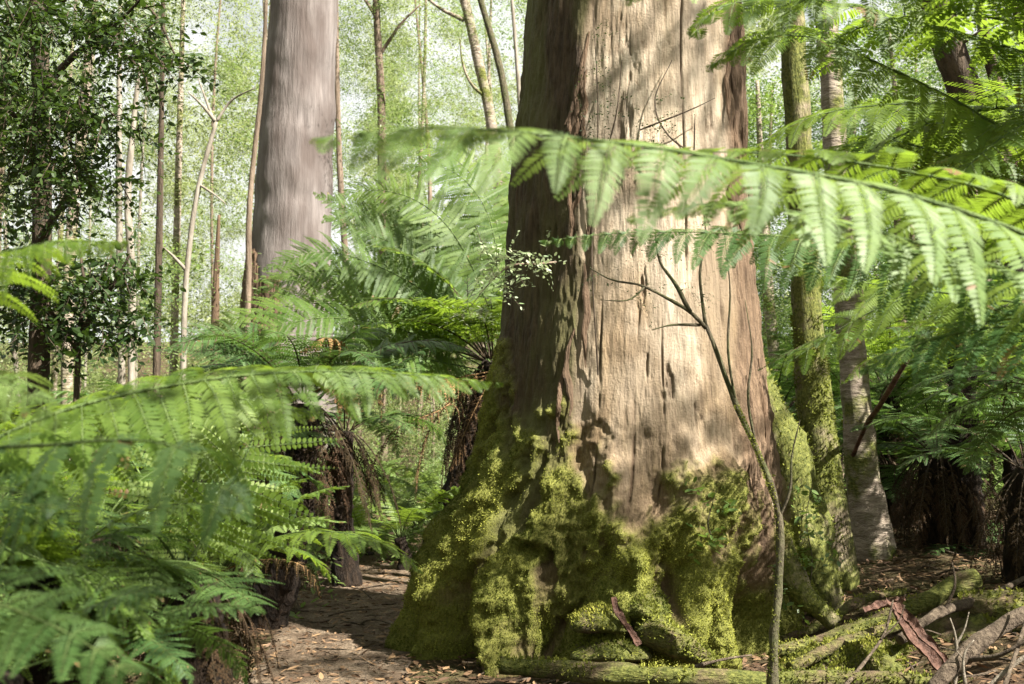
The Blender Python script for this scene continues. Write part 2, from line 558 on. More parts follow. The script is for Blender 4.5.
def frond_arrays(pts, up=(0, 0, 1), n=34, plen=0.36, K=16, pw=0.045, start=0.16, droop=0.5, seed=0, rad=0.008,
                 g=(0, 0, -1), spread=1.0, miss=0.01, tipw=0.05, lift=0.12, fill=0.82, pe=1.55):
    r = np.random.default_rng(seed)
    g = np.asarray(g, float)
    P = spline(pts, 80)
    T = nrm(np.gradient(P, axis=0))
    S = nrm(np.cross(T, np.asarray(up, float)))
    N = np.cross(S, T)
    u = (np.arange(n) + 0.5) / n
    u = 1 - (1 - u) ** 1.18
    t = start + (0.992 - start) * u
    prof = np.where(u < 0.38, 0.42 + 0.58 * np.sin(np.clip(u / 0.38, 0, 1) * np.pi / 2), 1 - (1 - tipw) * np.clip((u - 0.38) / 0.62, 0, 1) ** pe)
    sides = np.array([1.0, -1.0])
    tt = np.repeat(t, 2) + r.normal(0, 0.002, 2 * n)
    tt = np.clip(tt, 0, 1)
    pr = np.repeat(prof, 2) * r.uniform(0.86, 1.08, 2 * n) * np.where(r.random(2 * n) < 0.06, r.uniform(0.35, 0.8, 2 * n), 1.0)
    sd = np.tile(sides, n)
    fi = tt * 79

    def samp(A):
        i0 = np.clip(fi.astype(int), 0, 78)
        f = (fi - i0)[:, None]
        return A[i0] * (1 - f) + A[i0 + 1] * f
    B, Tt, Ss, Nn = samp(P), nrm(samp(T)), nrm(samp(S)), nrm(samp(N))
    ph = np.radians(np.interp(np.repeat(u, 2), [0, 0.6, 1], [86, 68, 38])) + r.normal(0, 0.06, 2 * n)
    D = np.cos(ph)[:, None] * Tt + (np.sin(ph) * sd)[:, None] * Ss * spread + Nn * lift + r.normal(0, 0.10, (2 * n, 3))
    D = nrm(D)
    ln_ = plen * pr
    dr = np.clip(droop * r.uniform(0.75, 1.25, 2 * n), 0, 1.3)
    s = np.linspace(0, 1, K + 1)
    s7 = s ** 0.7
    dirs = D[:, None] * (1 - 0.75 * dr[:, None] * s7)[..., None] + g * (dr[:, None] * s7)[..., None] + Tt[:, None] * (0.22 * s ** 2)[None, :, None]
    dirs = nrm(dirs + r.normal(0, 0.16, (2 * n, 1, 3)) * (s ** 1.5)[None, :, None])
    C = B[:, None] + np.concatenate([np.zeros((2 * n, 1, 3)), np.cumsum(dirs[:, :-1], 1)], 1) * (ln_ / K)[:, None, None]
    W = Tt[:, None] - (Tt[:, None] * dirs).sum(-1, keepdims=True) * dirs
    W = nrm(W)
    nn = np.cross(dirs, W)
    sg = np.sign((nn * Nn[:, None]).sum(-1, keepdims=True))
    sg[sg == 0] = 1
    nn = nn * np.sign((sg.sum(1, keepdims=True)) + 0.01)
    js = np.arange(0, K)
    sj = (js + 0.6) / K
    Cb = C[:, js][:, :, None]
    Db, Wb, Nb = dirs[:, js][:, :, None], W[:, js][:, :, None], nn[:, js][:, :, None]
    sig = sides[None, None, :, None]
    be = 0.42 + r.normal(0, 0.07, (2 * n, K, 2, 1))
    pd = nrm(np.cos(be) * sig * Wb + np.sin(be) * Db)
    pwd = nrm(np.sin(be) * sig * Wb * -1 + np.cos(be) * Db)
    lp = pw * (1.0 - 0.86 * sj ** 1.7)[None, :, None] * (0.35 + 0.65 * pr[:, None, None]) * r.uniform(0.88, 1.1, (2 * n, K, 2))
    wd = np.minimum((ln_ / K)[:, None, None] * fill, lp * 0.75) * np.ones_like(lp)
    keep = r.random(lp.shape) > miss
    lp = np.where(keep, lp, lp * 0.2)
    nb = Nb * np.ones_like(pd)
    V, Fq = blades(Cb * np.ones_like(pd), pd, pwd, lp, wd, 0.16, nb)
    pt = np.clip(r.uniform(0.2, 0.8, (2 * n, 1, 1)) + r.uniform(-0.18, 0.18, lp.shape), 0, 1)
    dry = np.clip((r.random((2 * n, 1, 1)) < 0.03) * (sj[None, :, None] > r.uniform(0.5, 0.95, (2 * n, 1, 1))) + (r.random(lp.shape) < 0.003), 0, 1)
    pt = pt + 2.0 * dry
    tint = np.repeat(pt.reshape(-1), 6)
    # midribs of the pinnae as narrow ribbons
    wr = (rad * 0.28 * (1 - 0.7 * s))[None, :, None]
    A1, A2 = C + W * wr + nn * 0.001, C - W * wr + nn * 0.001
    Vr = np.stack([A1, A2], 2).reshape(-1, 3)
    m = np.arange(2 * n)[:, None] * (K + 1) * 2
    kk = np.arange(K)[None] * 2
    Fr = np.stack([m + kk, m + kk + 1, m + kk + 3, m + kk + 2], -1).reshape(-1, 4)
    Vs, Fs = tube(P[::4], [rad, rad * 0.8, rad * 0.5, rad * 0.15], 7, 40)
    Vst, Fst, _ = join((Vs, Fs), (Vr, Fr))
    return (V, Fq, tint), (Vst, Fst)


def arch(L, a0, a1, n=9, p=1.2, side=0.0):
    """local frond spine along +X starting at elevation a0 bending to a1 (degrees)"""
    t = np.linspace(0, 1, 40)
    el = np.radians(a0 + (a1 - a0) * t ** p)
    yw = side * t
    st = L / 39
    d = np.stack([np.cos(el) * np.cos(yw), np.cos(el) * np.sin(yw), np.sin(el)], 1)
    return (np.cumsum(d, 0) * st)[:: 39 // (n - 1)]


FRONDS = {}


def frond_bank():
    specs = [('a', 55, -25, 0.10), ('b', 42, -35, -0.15), ('c', 65, 5, 0.2), ('d', 28, -40, -0.1), ('e', 50, -60, 0.0), ('f', 70, -15, -0.2)]
    for k, (nm, a0, a1, sd) in enumerate(specs):
        fr, st = frond_arrays(arch(1.0, a0, a1, side=sd), n=20, plen=0.24, K=15, pw=0.040, droop=0.35 + 0.08 * (k % 3), seed=40 + k, rad=0.006)
        FRONDS[nm] = (fr, st)
    for k, nm in enumerate(('x', 'y')):
        fr, st = frond_arrays(arch(1.0, -30 - 15 * k, -82, p=0.5, side=0.2 * k), n=20, plen=0.16, K=9, pw=0.022, droop=1.1, seed=60 + k, rad=0.006, spread=0.5, miss=0.25)
        FRONDS[nm] = (fr, st)


frond_bank()
_meshes = {}


def bank_mesh(nm, mat, smat):
    key = (nm, mat, smat)
    if key not in _meshes:
        (V, Fq, ti), (Vs, Fs) = FRONDS[nm]
        o = mk('frond', V, Fq, M[mat], tint=ti, local=True)
        s = mk('stalk', Vs, Fs, M[smat], local=True, smooth=True)
        _meshes[key] = (o.data, s.data)
        bpy.data.objects.remove(o)
        bpy.data.objects.remove(s)
    return _meshes[key]


def add_frond(root, nm, loc, yaw, pit, scale, mat='fern', smat='stalk', name='frond', roll=0.0):
    md, sd = bank_mesh(nm, mat, smat)
    o = bpy.data.objects.new(name, md)
    COL.objects.link(o)
    o.parent = root
    o.location = tuple(loc)
    o.rotation_euler = (roll, -pit, yaw)
    o.scale = (scale,) * 3
    s = bpy.data.objects.new('stalk', sd)
    COL.objects.link(s)
    s.parent = o
    return o


def hero_frond(root, pts, mat='fern', smat='stalk', name='frond', label=None, **kw):
    """a frond shaped on its own spine, given in world space"""
    (V, Fq, ti), (Vs, Fs) = frond_arrays(pts, **kw)
    loc = np.array(root.location)
    o = mk(name, V - loc, Fq, M[mat], root, tint=ti, local=True)
    mk('stalk', Vs - loc, Fs, M[smat], o, local=True, smooth=True)
    if label:
        o['label'] = label
    return o


def P3(lst):
    return [at(*p) for p in lst]


def fern(label, crown, base=None, n=12, L=1.5, mat='fern', smat='stalk', seed=0, trunk_r=0.10, dead=0, dead_mat='fern_dark_dead',
         yaws=None, name='tree_fern', pmin=-0.15, pmax=0.25, group=None, kinds='abcdef', cat='fern'):
    """tree fern: fibrous trunk, a crown of fronds, a skirt of dead ones"""
    r = np.random.default_rng(seed)
    crown = np.asarray(crown, float)
    if base is None:
        base = np.array([crown[0] + r.normal(0, 0.05), crown[1] + r.normal(0, 0.05), 0])
        base[2] = H(base[0], base[1]) - 0.03
    root = thing(name, label, cat, base, group)
    c = crown - base
    hgt = max(c[2], 0.1)
    mid = c * 0.5 + np.array([r.normal(0, 0.04), r.normal(0, 0.03), 0]) * hgt
    V, Fq = tube([np.zeros(3), mid, c], [trunk_r * 1.35, trunk_r, trunk_r * 0.95, trunk_r * 0.8], 14, max(10, int(hgt * 22)), 0.35, 14, seed)
    mk('trunk', V, Fq, M['fern_trunk'], root, local=True, smooth=True)
    ks = list(kinds)
    for k in range(n):
        yaw = 2 * math.pi * (k + r.uniform(-0.3, 0.3)) / n if yaws is None else R(r.uniform(*yaws))
        add_frond(root, ks[int(r.integers(len(ks)))], c + np.array([math.cos(yaw), math.sin(yaw), 0]) * trunk_r * 0.5, yaw, r.uniform(pmin, pmax), L * r.uniform(0.8, 1.12), mat, smat, roll=r.normal(0, 0.12))
    for k in range(dead):
        yaw = 2 * math.pi * (k + r.uniform(-0.4, 0.4)) / dead
        add_frond(root, 'xy'[k % 2], c + np.array([math.cos(yaw), math.sin(yaw), -0.1]) * trunk_r * 0.8, yaw, r.uniform(-0.2, 0.15), min(L * 0.9, hgt * 1.1 + 0.2) * r.uniform(0.7, 1.05), dead_mat, 'stalk_dead' if dead_mat == 'fern_dead' else 'stalk_dark', 'dead_frond')
    return root


def sprays(centers, rad, n_spray, length, leaves, ll, lw, seed=0, hang=0.2, flat=0.7, out=0.6, tw=0.0012):
    """leafy twigs round clump centres: returns (V,F,tint) of leaves and (V,F) of twigs"""
    r = np.random.default_rng(seed)
    C = np.asarray(centers, float)
    rad = np.broadcast_to(np.asarray(rad, float), (len(C),))
    ci = np.repeat(np.arange(len(C)), n_spray)
    d = nrm(r.normal(0, 1, (len(ci), 3)) * [1, 1, flat])
    rr = r.random(len(ci)) ** 0.45
    B = C[ci] + d * (rad[ci] * rr)[:, None] * [1, 1, flat]
    sd = nrm(d * out + r.normal(0, 0.6, d.shape) + [0, 0, -hang])
    s = (np.arange(leaves) + 0.5) / leaves
    lens = length * r.uniform(0.6, 1.2, len(ci))
    sag = hang * 0.5
    Pt = B[:, None] + sd[:, None] * (lens[:, None] * s)[..., None] + np.array([0, 0, -1.0]) * (lens[:, None] * s ** 2 * sag)[..., None]
    up = nrm(np.array([0, 0, 1.0]) + r.normal(0, 0.35, sd.shape))
    side = nrm(np.cross(sd, up))
    sg = np.where(np.arange(leaves) % 2 == 0, 1.0, -1.0)[None, :, None]
    ld = nrm(side[:, None] * sg + sd[:, None] * 0.55 + r.normal(0, 0.35, Pt.shape) + np.array([0, 0, -hang]))
    nn = nrm(up[:, None] + r.normal(0, 0.45, Pt.shape))
    W = nrm(np.cross(nn, ld))
    L = ll * r.uniform(0.4, 1.25, Pt.shape[:2]) * (1 - 0.35 * s)
    V, Fq = blades(Pt, ld, W, L, L * (lw / ll), 0.12)
    tint = np.clip(np.repeat(r.uniform(0.1, 0.9, len(ci)), leaves) + r.uniform(-0.25, 0.25, len(ci) * leaves), 0, 1)
    e = B + sd * lens[:, None] + np.array([0, 0, -1.0]) * (lens * sag)[:, None]
    w = np.maximum(ll * 0.035, tw)
    Vt = np.stack([B - side * w, B + side * w, e + side * w * 0.3, e - side * w * 0.3], 1).reshape(-1, 3)
    k = np.arange(len(ci))[:, None] * 4
    Ft = k + np.array([[0, 1, 2, 3]])
    return (V, Fq, np.repeat(tint, 6)), (Vt, Ft)


# ------------------------------------------------------------------ the giant tree
GY = 9.0


def giant():
    base = np.array([at(600, 640, GY)[0], GY, -0.05])
    root = thing('giant_eucalyptus', 'huge old eucalyptus with pale peeling trunk and wide mossy foot beside the path', 'tree', base)
    zc = lambda py: at(512, py, GY)[2]
    ed = [(-340, 545, 733), (0, 531, 738), (100, 523, 740), (200, 513, 746), (300, 506, 752), (380, 498, 760), (430, 488, 770), (470, 472, 780),
          (510, 452, 788), (550, 432, 796), (590, 412, 800), (625, 396, 802), (660, 380, 804), (720, 350, 806)]
    zz = np.array([zc(e[0]) for e in ed][::-1])
    xl = np.array([at(e[1], e[0], GY)[0] for e in ed][::-1])
    xr = np.array([at(e[2], e[0], GY)[0] for e in ed][::-1])
    zs = np.concatenate([np.linspace(-0.45, 5.2, 560), np.linspace(5.3, 20, 60)])
    nth = 640
    # finer spacing on the side that faces the path
    a = np.linspace(-np.pi, np.pi, nth, endpoint=False)
    th = a - 0.45 * np.sin(a)
    Xl, Xr = np.interp(zs, zz, xl), np.interp(zs, zz, xr)
    cx = (Xl + Xr) / 2
    hw = (Xr - Xl) / 2 * 0.985
    hw = np.where(zs > 5.2, hw * (1 - 0.025 * np.clip(zs - 5.2, 0, 20)), hw)
    cxs = cx - base[0]
    Z, TH = np.meshgrid(zs, th, indexing='ij')
    HW = hw[:, None] * np.ones_like(TH)
    fl = np.clip((2.0 - Z) / 2.2, 0, 1.1) ** 1.35
    lobes = [(-90, 1.0, 13), (-62, 0.92, 8), (-38, 0.78, 11), (-9, 0.62, 10), (16, 0.70, 9), (38, 0.62, 9), (62, 0.75, 12), (92, 1.0, 15), (130, 0.9, 16), (175, 0.9, 18), (-128, 0.9, 16)]
    lob = np.zeros_like(TH)
    for dg, amp, wd in lobes:
        d = (TH - np.radians(dg) + 0.14 * np.sin(Z * 2.1 + dg) + np.pi) % (2 * np.pi) - np.pi
        lob = np.maximum(lob, amp * np.exp(-(d / np.radians(wd)) ** 2))
    r = HW * (1 - fl * 0.42 * (1 - lob))
    # noise coordinates on the unrolled surface
    ax, ay = np.sin(TH) * HW, -np.cos(TH) * HW
    q = np.stack([ax, ay, Z], -1)
    st = q * [1, 1, 0.16]
    big = fbm(q * 1.5, 4, 21)
    med = fbm(q * 4.5, 4, 22)
    fis = fbm(st * 7.0 + 0.25 * big[..., None], 5, 23, 0.6)
    fis2 = fbm(st * 22.0, 3, 24, 0.6)
    u = np.sin(TH)
    front = np.cos(TH) > -0.15
    edge = 0.05 * fbm(q * [3, 3, 1.2], 3, 31)
    leftb = sstep(-0.44, -0.50, u + edge) + (~front) * 1.0
    leftb = np.clip(leftb, 0, 1) * (0.15 + 0.85 * sstep(0.2, 1.0, Z + 0.3 * big))
    rightb = sstep(0.66, 0.75, u + edge * 1.6 + 0.10 * sstep(2.6, 1.6, Z)) * front
    # moss line
    zm = np.interp(u, [-1, -0.75, -0.5, -0.32, -0.12, 0.02, 0.18, 0.32, 0.5, 0.7, 0.85, 1.0], [2.15, 1.85, 1.75, 1.45, 1.15, 0.98, 1.38, 1.32, 1.08, 0.98, 0.92, 1.0])
    zm = np.where(front, zm, 1.3)
    mo = sstep(-0.22, 0.34, zm - Z + 0.50 * big + 0.45 * med + 0.35 * fbm(q * 11, 3, 46))
    hole = sstep(0.11, 0.36, fbm(q * [3.2, 3.2, 1.9], 4, 41)) * 0.9
    val = sstep(0.22, 0.05, lob) * fl * 0.35
    moss = np.clip(mo * (1 - hole) * (1 - val), 0, 1)
    moss = np.maximum(moss, sstep(0.75, 0.15, Z) * sstep(-0.25, 0.15, fbm(q * [4, 4, 3], 3, 45)) * 0.9)
    tongue = leftb * sstep(0.12, 0.3, fbm(q * [5, 5, 1.1], 4, 43)) * 0.35 * front * sstep(3.6, 1.5, Z)
    moss = np.clip(np.maximum(moss, tongue), 0, 1)
    crack = sstep(-0.34, -0.50, fis) * 0.6
    # two long splits on the pale face
    for (pc, z0, z1, w) in ((0.33, 2.7, 4.9, 0.012), (-0.06, 0.8, 1.75, 0.018), (0.60, 1.2, 2.6, 0.012), (0.14, 0.9, 2.3, 0.010), (-0.30, 1.1, 2.4, 0.009)):
        uu = u - pc - 0.02 * fbm(np.stack([Z * 0 + pc * 9, Z * 0, Z * 1.6], -1), 2, 51)
        crack = np.maximum(crack, sstep(-0.35, 0.25, fbm(np.stack([Z * 0 + pc * 5, u * 3, Z * 3.2], -1), 3, 57)) * 0.8 * np.exp(-(uu / (w * 0.65)) ** 2) * sstep(z0 - 0.2, z0 + 0.2, Z) * sstep(z1 + 0.2, z1 - 0.2, Z) * front)
    brown = np.clip(sstep(1.5, 0.5, Z) * 0.5 + sstep(2.7, 1.1, Z + 0.9 * big) * 0.7 + sstep(0.05, 0.3, big + 0.3 * fbm(st * 2.5, 3, 49)) * 0.6, 0, 1)
    knob = np.zeros_like(Z)
    for (pc, z0, w, h) in ((0.62, 2.05, 0.035, 0.02), (-0.1, 2.4, 0.05, 0.015), (0.25, 1.55, 0.06, 0.03), (0.47, 3.4, 0.05, 0.03)):
        knob += h * np.exp(-((u - pc) ** 2 + ((Z - z0) * 0.9) ** 2) / w ** 2) * front
    pale = 1 - np.clip(leftb + rightb, 0, 1)
    disp = (0.028 * big + 0.022 * fis + 0.007 * fis2) * (0.5 + 0.5 * pale)
    fis3 = fbm(st * 48.0, 3, 25, 0.6)
    disp += leftb * (0.035 + 0.026 * fis + 0.018 * fis2 + 0.010 * fis3) + rightb * (0.025 + 0.024 * fis + 0.02 * fis2 + 0.010 * fis3)
    disp += moss * (0.035 + 0.06 * np.abs(med) + 0.03 * fbm(q * 9, 3, 47) + 0.028 * fbm(q * 18, 3, 44)) - crack * 0.03 * (1 - moss)
    disp += sstep(2.2, 0.5, Z) * (0.12 * big + 0.07 * med + 0.05 * fbm(q * [6, 6, 3.2], 3, 48)) - hole * mo * 0.05 + knob
    # hollows between the roots
    for (pc, z0, wu, wz, dpt) in ((0.10, 0.10, 0.10, 0.16, 0.34), (-0.14, 0.78, 0.035, 0.11, 0.09), (-0.02, 0.62, 0.03, 0.07, 0.08), (0.30, 0.66, 0.025, 0.045, 0.06), (0.80, 0.25, 0.10, 0.22, 0.35), (-0.45, 0.22, 0.05, 0.12, 0.10)):
        disp -= dpt * np.exp(-((u - pc) / wu) ** 2 - ((Z - z0) / wz) ** 2) * front
    r = r + disp
    X = cxs[:, None] + np.sin(TH) * r
    Y = -np.cos(TH) * r
    V = np.stack([X, Y, Z - base[2]], -1)
    m, nseg = Z.shape
    i = np.arange(m - 1)[:, None] * nseg
    j = np.arange(nseg)[None]
    k = (j + 1) % nseg
    Fq = np.stack([i + j, i + k, i + nseg + k, i + nseg + j], -1).reshape(-1, 4)
    mk('trunk', V.reshape(-1, 3), Fq, M['giant'], root, local=True, smooth=True,
       attrs={'moss': moss.ravel(), 'barkl': leftb.ravel(), 'barkr': rightb.ravel(), 'crack': crack.ravel(), 'brown': brown.ravel()})
    # moss tufts
    rr = np.random.default_rng(5)
    dV0 = np.gradient(V, axis=0)
    dV1 = np.gradient(V, axis=1)
    Nn = nrm(np.cross(dV1, dV0))
    area = np.linalg.norm(np.cross(dV1, dV0), axis=-1)
    w = (moss > 0.12) * moss ** 1.5 * area * (np.cos(TH) > -0.4) * (Z > -0.1)
    w[560:] = 0
    pk = rr.choice(w.size, 190000, p=(w / w.sum()).ravel())
    B = V.reshape(-1, 3)[pk] + rr.normal(0, 0.004, (len(pk), 3))
    Nv = Nn.reshape(-1, 3)[pk]
    D = nrm(Nv + rr.normal(0, 0.55, Nv.shape) + [0, 0, -0.25])
    W = nrm(np.cross(D, rr.normal(0, 1, D.shape)))
    L = rr.uniform(0.005, 0.019, len(pk)) * (0.5 + 0.5 * moss.ravel()[pk])
    tn = np.clip(0.42 + 1.5 * fbm(B * 2.6, 4, 61) + rr.uniform(-0.28, 0.28, len(pk)), 0, 1)
    Vb, Fb = blades(B - D * 0.004, D, W, L, L * 0.36, 0.2)
    o = mk('moss', Vb, Fb, M['mosstuft'], root, local=True, tint=np.repeat(tn, 6))
    o['kind'] = 'stuff'
    # loose strips of bark along the edges of the old bark
    for k in range(22):
        side = k % 2
        u0 = rr.normal(-0.48, 0.02) if side == 0 else rr.uniform(0.70, 0.92)
        z0 = rr.uniform(1.7, 4.9)
        ln_ = rr.uniform(0.3, 1.1)
        zz_ = np.linspace(z0, z0 - ln_, 7)
        i_z = np.clip(np.searchsorted(zs, zz_), 0, len(zs) - 1)
        i_t = int(np.argmin(np.abs(th - math.asin(u0))))
        uu_ = np.clip(i_t + np.round(rr.normal(0, 2.5, 7).cumsum()).astype(int), 0, nth - 1)
        off = 0.012 + 0.03 * np.linspace(0, 1, 7) ** 2 * rr.uniform(0, 1.5)
        pp = V[i_z, uu_] + Nn[i_z, uu_] * off[:, None]
        Vt, Ft = tube(pp, [0.006, rr.uniform(0.012, 0.028), 0.02, 0.005], 6, 24, 0.4, 14, k, flat=0.35)
        mk('bark_strip', Vt, Ft, M['gum_base'], root, local=True)
    # shelf shaped burls over the hollow at the foot
    for (px, py, Yb, w_, h_, d_) in ((600, 622, 7.62, 0.20, 0.10, 0.22), (608, 650, 7.55, 0.26, 0.075, 0.24), (640, 610, 7.72, 0.13, 0.10, 0.2)):
        c = at(px, py, Yb) - base
        th_ = np.linspace(0, 2 * np.pi, 40, endpoint=False)
        ph_ = np.linspace(-np.pi / 2, np.pi / 2, 22)
        PH, T2 = np.meshgrid(ph_, th_, indexing='ij')
        sx, sy, sz = np.cos(PH) * np.cos(T2), np.cos(PH) * np.sin(T2), np.sin(PH)
        sz = np.where(sz < 0, sz * 0.55, sz)
        Q = np.stack([sx * w_, sy * d_, sz * h_], -1)
        Q *= (1 + 0.28 * fbm(Q * 7 + px, 4, 71))[..., None]
        Q[..., 2] -= 0.25 * np.abs(Q[..., 0]) * 0.6
        n1 = Q.shape[1]
        i = np.arange(Q.shape[0] - 1)[:, None] * n1
        j = np.arange(n1)[None]
        k = (j + 1) % n1
        Fq2 = np.stack([i + j, i + k, i + n1 + k, i + n1 + j], -1).reshape(-1, 4)
        Qv = Q.reshape(-1, 3) + c
        mk('burl', Qv, Fq2, M['log'], root, local=True, smooth=True)
        nq = nrm(Q.reshape(-1, 3) / np.array([w_, d_, h_]) ** 2)
        sel = rr.choice(len(Qv), 3500)
        sel = sel[nq[sel, 2] > -0.1]
        B = Qv[sel] + rr.normal(0, 0.006, (len(sel), 3))
        D = nrm(nq[sel] + rr.normal(0, 0.5, (len(sel), 3)))
        W = nrm(np.cross(D, rr.normal(0, 1, D.shape)))
        L = rr.uniform(0.010, 0.026, len(sel))
        Vb, Fb = blades(B, D, W, L, L * 0.45, 0.2)
        mo_ = mk('moss', Vb, Fb, M['mosstuft'], root, local=True, tint=np.repeat(np.clip(0.5 + fbm(B * 8, 2, 5), 0, 1), 6))
        mo_['kind'] = 'stuff'
    # the big mossy root that props the right side, and low surface roots
    def root_part(pts, rad, mat, seed, tuft=0):
        Pw = np.array(pts)
        Vt, Ft = tube(Pw, rad, 22, 46, 0.55, 5.0, seed)
        mk('root', Vt - base, Ft, M[mat], root, local=True, smooth=True)
        if tuft:
            sel = rr.choice(len(Vt), tuft)
            cpt = spline(Pw, 46)
            ci = np.clip(sel // 22 - 1, 0, 45)
            nq = nrm(Vt[sel] - cpt[ci])
            ok = (nq[:, 2] > -0.2)
            sel, nq = sel[ok], nq[ok]
            B = Vt[sel] - base + rr.normal(0, 0.008, (len(sel), 3))
            D = nrm(nq + rr.normal(0, 0.5, nq.shape))
            W = nrm(np.cross(D, rr.normal(0, 1, D.shape)))
            L = rr.uniform(0.010, 0.028, len(sel))
            Vb, Fb = blades(B, D, W, L, L * 0.45, 0.2)
            mo_ = mk('moss', Vb, Fb, M['mosstuft'], root, local=True, tint=np.repeat(np.clip(0.55 + fbm(B * 6, 2, 6), 0, 1), 6))
            mo_['kind'] = 'stuff'
    root_part(P3([(728, 300, 9.5), (752, 385, 9.5), (775, 440, 9.45), (798, 500, 9.4), (812, 560, 9.35), (826, 620, 9.3)]), [0.10, 0.17, 0.19, 0.19, 0.2, 0.16], 'mossy_trunk', 4, 5000)
    root_part(P3([(745, 470, 8.7), (775, 540, 8.5), (800, 590, 8.4), (835, 625, 8.3)]), [0.15, 0.12, 0.10, 0.06], 'mossy_trunk', 5, 1500)
    root_part(P3([(630, 570, 8.2), (655, 628, 7.6), (690, 650, 7.5), (715, 668, 7.4)]), [0.12, 0.13, 0.10, 0.06], 'log', 6, 6000)
    # crown far above the picture
    cc = np.column_stack([np.random.default_rng(3).normal(0, 2.6, 26), np.random.default_rng(4).normal(0, 2.6, 26), np.random.default_rng(5).uniform(19, 27, 26)])
    lv, tw = sprays(cc, 1.3, 26, 0.9, 9, 0.20, 0.05, 8, 0.4)
    mk('crown', lv[0], lv[1], M['gum'], root, local=True, tint=lv[2])
    return root


giant()


# ------------------------------------------------------------------ trees
def limb_tree(name, label, trunk_pts, radii, mat, limbs=(), crown=None, crown_mat='gum', seg=14, rough=0.15, group=None, seed=0, cat='tree', rs=5.0):
    P = np.array(trunk_pts)
    base = P[0].copy()
    root = thing(name, label, cat, base, group)
    V, Fq = tube(P - base, radii, seg, max(20, int(np.linalg.norm(P[-1] - P[0]) * 10)), rough, rs, seed)
    mk('trunk', V, Fq, M[mat], root, local=True, smooth=True)
    for k, (lp, lr) in enumerate(limbs):
        V, Fq = tube(np.array(lp) - base, lr, 9, max(14, int(np.linalg.norm(np.array(lp[-1]) - np.array(lp[0])) * 12)), rough, rs, seed + k + 1)
        mk('limb', V, Fq, M[mat], root, local=True, smooth=True)
    if crown is not None:
        lv, tw = crown
        mk('crown', lv[0] - base, lv[1], M[crown_mat], root, local=True, tint=lv[2])
        if len(tw[0]):
            mk('twigs', tw[0] - base, tw[1], M['dark_trunk'], root, local=True)
    return root


def down(px, py, Y):
    """point on the ground under a picture column"""
    p = at(px, py, Y)
    p[2] = H(p[0], p[1]) - 0.05
    return p


# tall smooth gum behind
gb = down(290, 420, 22.0)
gb[2] -= 0.3
gw = 22.0 / F
limb_tree('tall_gum_tree', 'tall straight gum tree with smooth grey pink trunk and dark peeling bark low down', [gb, at(290, 300, 22), at(296, 150, 22), at(304, 0, 22), at(310, -300, 22), at(315, -620, 22)],
          [48 * gw, 41 * gw, 34.5 * gw, 29.5 * gw, 26 * gw, 20 * gw], 'gum_trunk', seg=64, rough=0.07, rs=1.6,
          crown=sprays(np.array([at(315, -620, 22) + v for v in np.random.default_rng(1).normal(0, 1.8, (14, 3))]), 1.2, 24, 1.0, 9, 0.22, 0.06, 3, 0.4), crown_mat='gum')
gt = [o for o in bpy.data.objects if o.name.startswith('tall_gum_tree')][0]


def gum_base_bark():
    r = np.random.default_rng(12)
    parts = []
    for k in range(44):
        a = r.uniform(-1.55, -0.10)
        px0 = 290 + 42 * math.sin(a)
        top = 240 + (a + 1.5) * 40 + 9 * math.sin(a * 9) + r.uniform(-4, 4) if a < 0.1 else 205 + r.uniform(-6, 10)
        rad = 0.015 + 45 * gw
        zs = np.linspace(0, 1, 5)
        pts = []
        for t in zs:
            py = top + (455 - top) * t
            rr_ = (np.interp(py, [150, 300, 460], [35.5, 41.5, 50]) + 0.3 + (1 - t) * r.uniform(-0.5, 1.2)) * gw
            p = at(np.interp(py, [150, 300, 420], [296, 290, 290]), py, 22)
            aa = a + 0.03 * math.sin(3 * t + k)
            pts.append(p + np.array([math.sin(aa) * rr_, -math.cos(aa) * rr_, 0]))
        parts.append(tube(pts, [0.07, 0.11, 0.12, 0.12, 0.13], 8, 22, 0.6, 7, k, True))
    V, Fq, _ = join(*parts)
    b = np.array(gt.location)
    mk('peeling_bark', V - b, Fq, M['gum_base'], gt, local=True)


gum_base_bark()

# two mossy trunks to the right of the giant
Y1 = 10.0
w1 = Y1 / F
c1 = np.array([at(x, y, Y1) for x, y in ((750, -470), (820, -440), (860, -500), (790, -540), (880, -420))])
limb_tree('mossy_tree', 'slim moss clad tree trunk next to the giant, bright green moss up its whole height', [down(834, 600, Y1), at(831, 560, Y1), at(823, 480, Y1), at(812, 380, Y1), at(806, 280, Y1), at(799, 150, Y1), at(793, 30, Y1), at(788, -120, Y1), at(796, -450, Y1)],
          [26 * w1, 18 * w1, 15 * w1, 13.5 * w1, 12.5 * w1, 11.5 * w1, 10.5 * w1, 9 * w1, 5 * w1], 'mossy_trunk', seg=24, rough=0.16,
          crown=sprays(c1, 0.5, 26, 0.5, 9, 0.09, 0.045, 5, 0.3), crown_mat='shrub', seed=2)
Y2 = 10.8
w2 = Y2 / F
c2 = np.array([at(x, y, Y2) for x, y in ((800, -430), (870, -470), (840, -510), (900, -420))])
limb_tree('mossy_tree', 'leaning grey brown trunk with moss only near its foot, right of the moss clad one', [down(884, 590, Y2), at(878, 560, Y2), at(866, 500, Y2), at(858, 420, Y2), at(850, 330, Y2), at(840, 220, Y2), at(832, 90, Y2), at(824, -60, Y2), at(830, -430, Y2)],
          [22 * w2, 15 * w2, 13 * w2, 12 * w2, 11.5 * w2, 11 * w2, 11 * w2, 9.5 * w2, 5 * w2], 'part_mossy', seg=24, rough=0.14,
          crown=sprays(c2, 0.5, 26, 0.5, 9, 0.09, 0.045, 6, 0.3), crown_mat='shrub', seed=7)
m2 = [o for o in bpy.data.objects if o.name.startswith('mossy_tree.')][0]


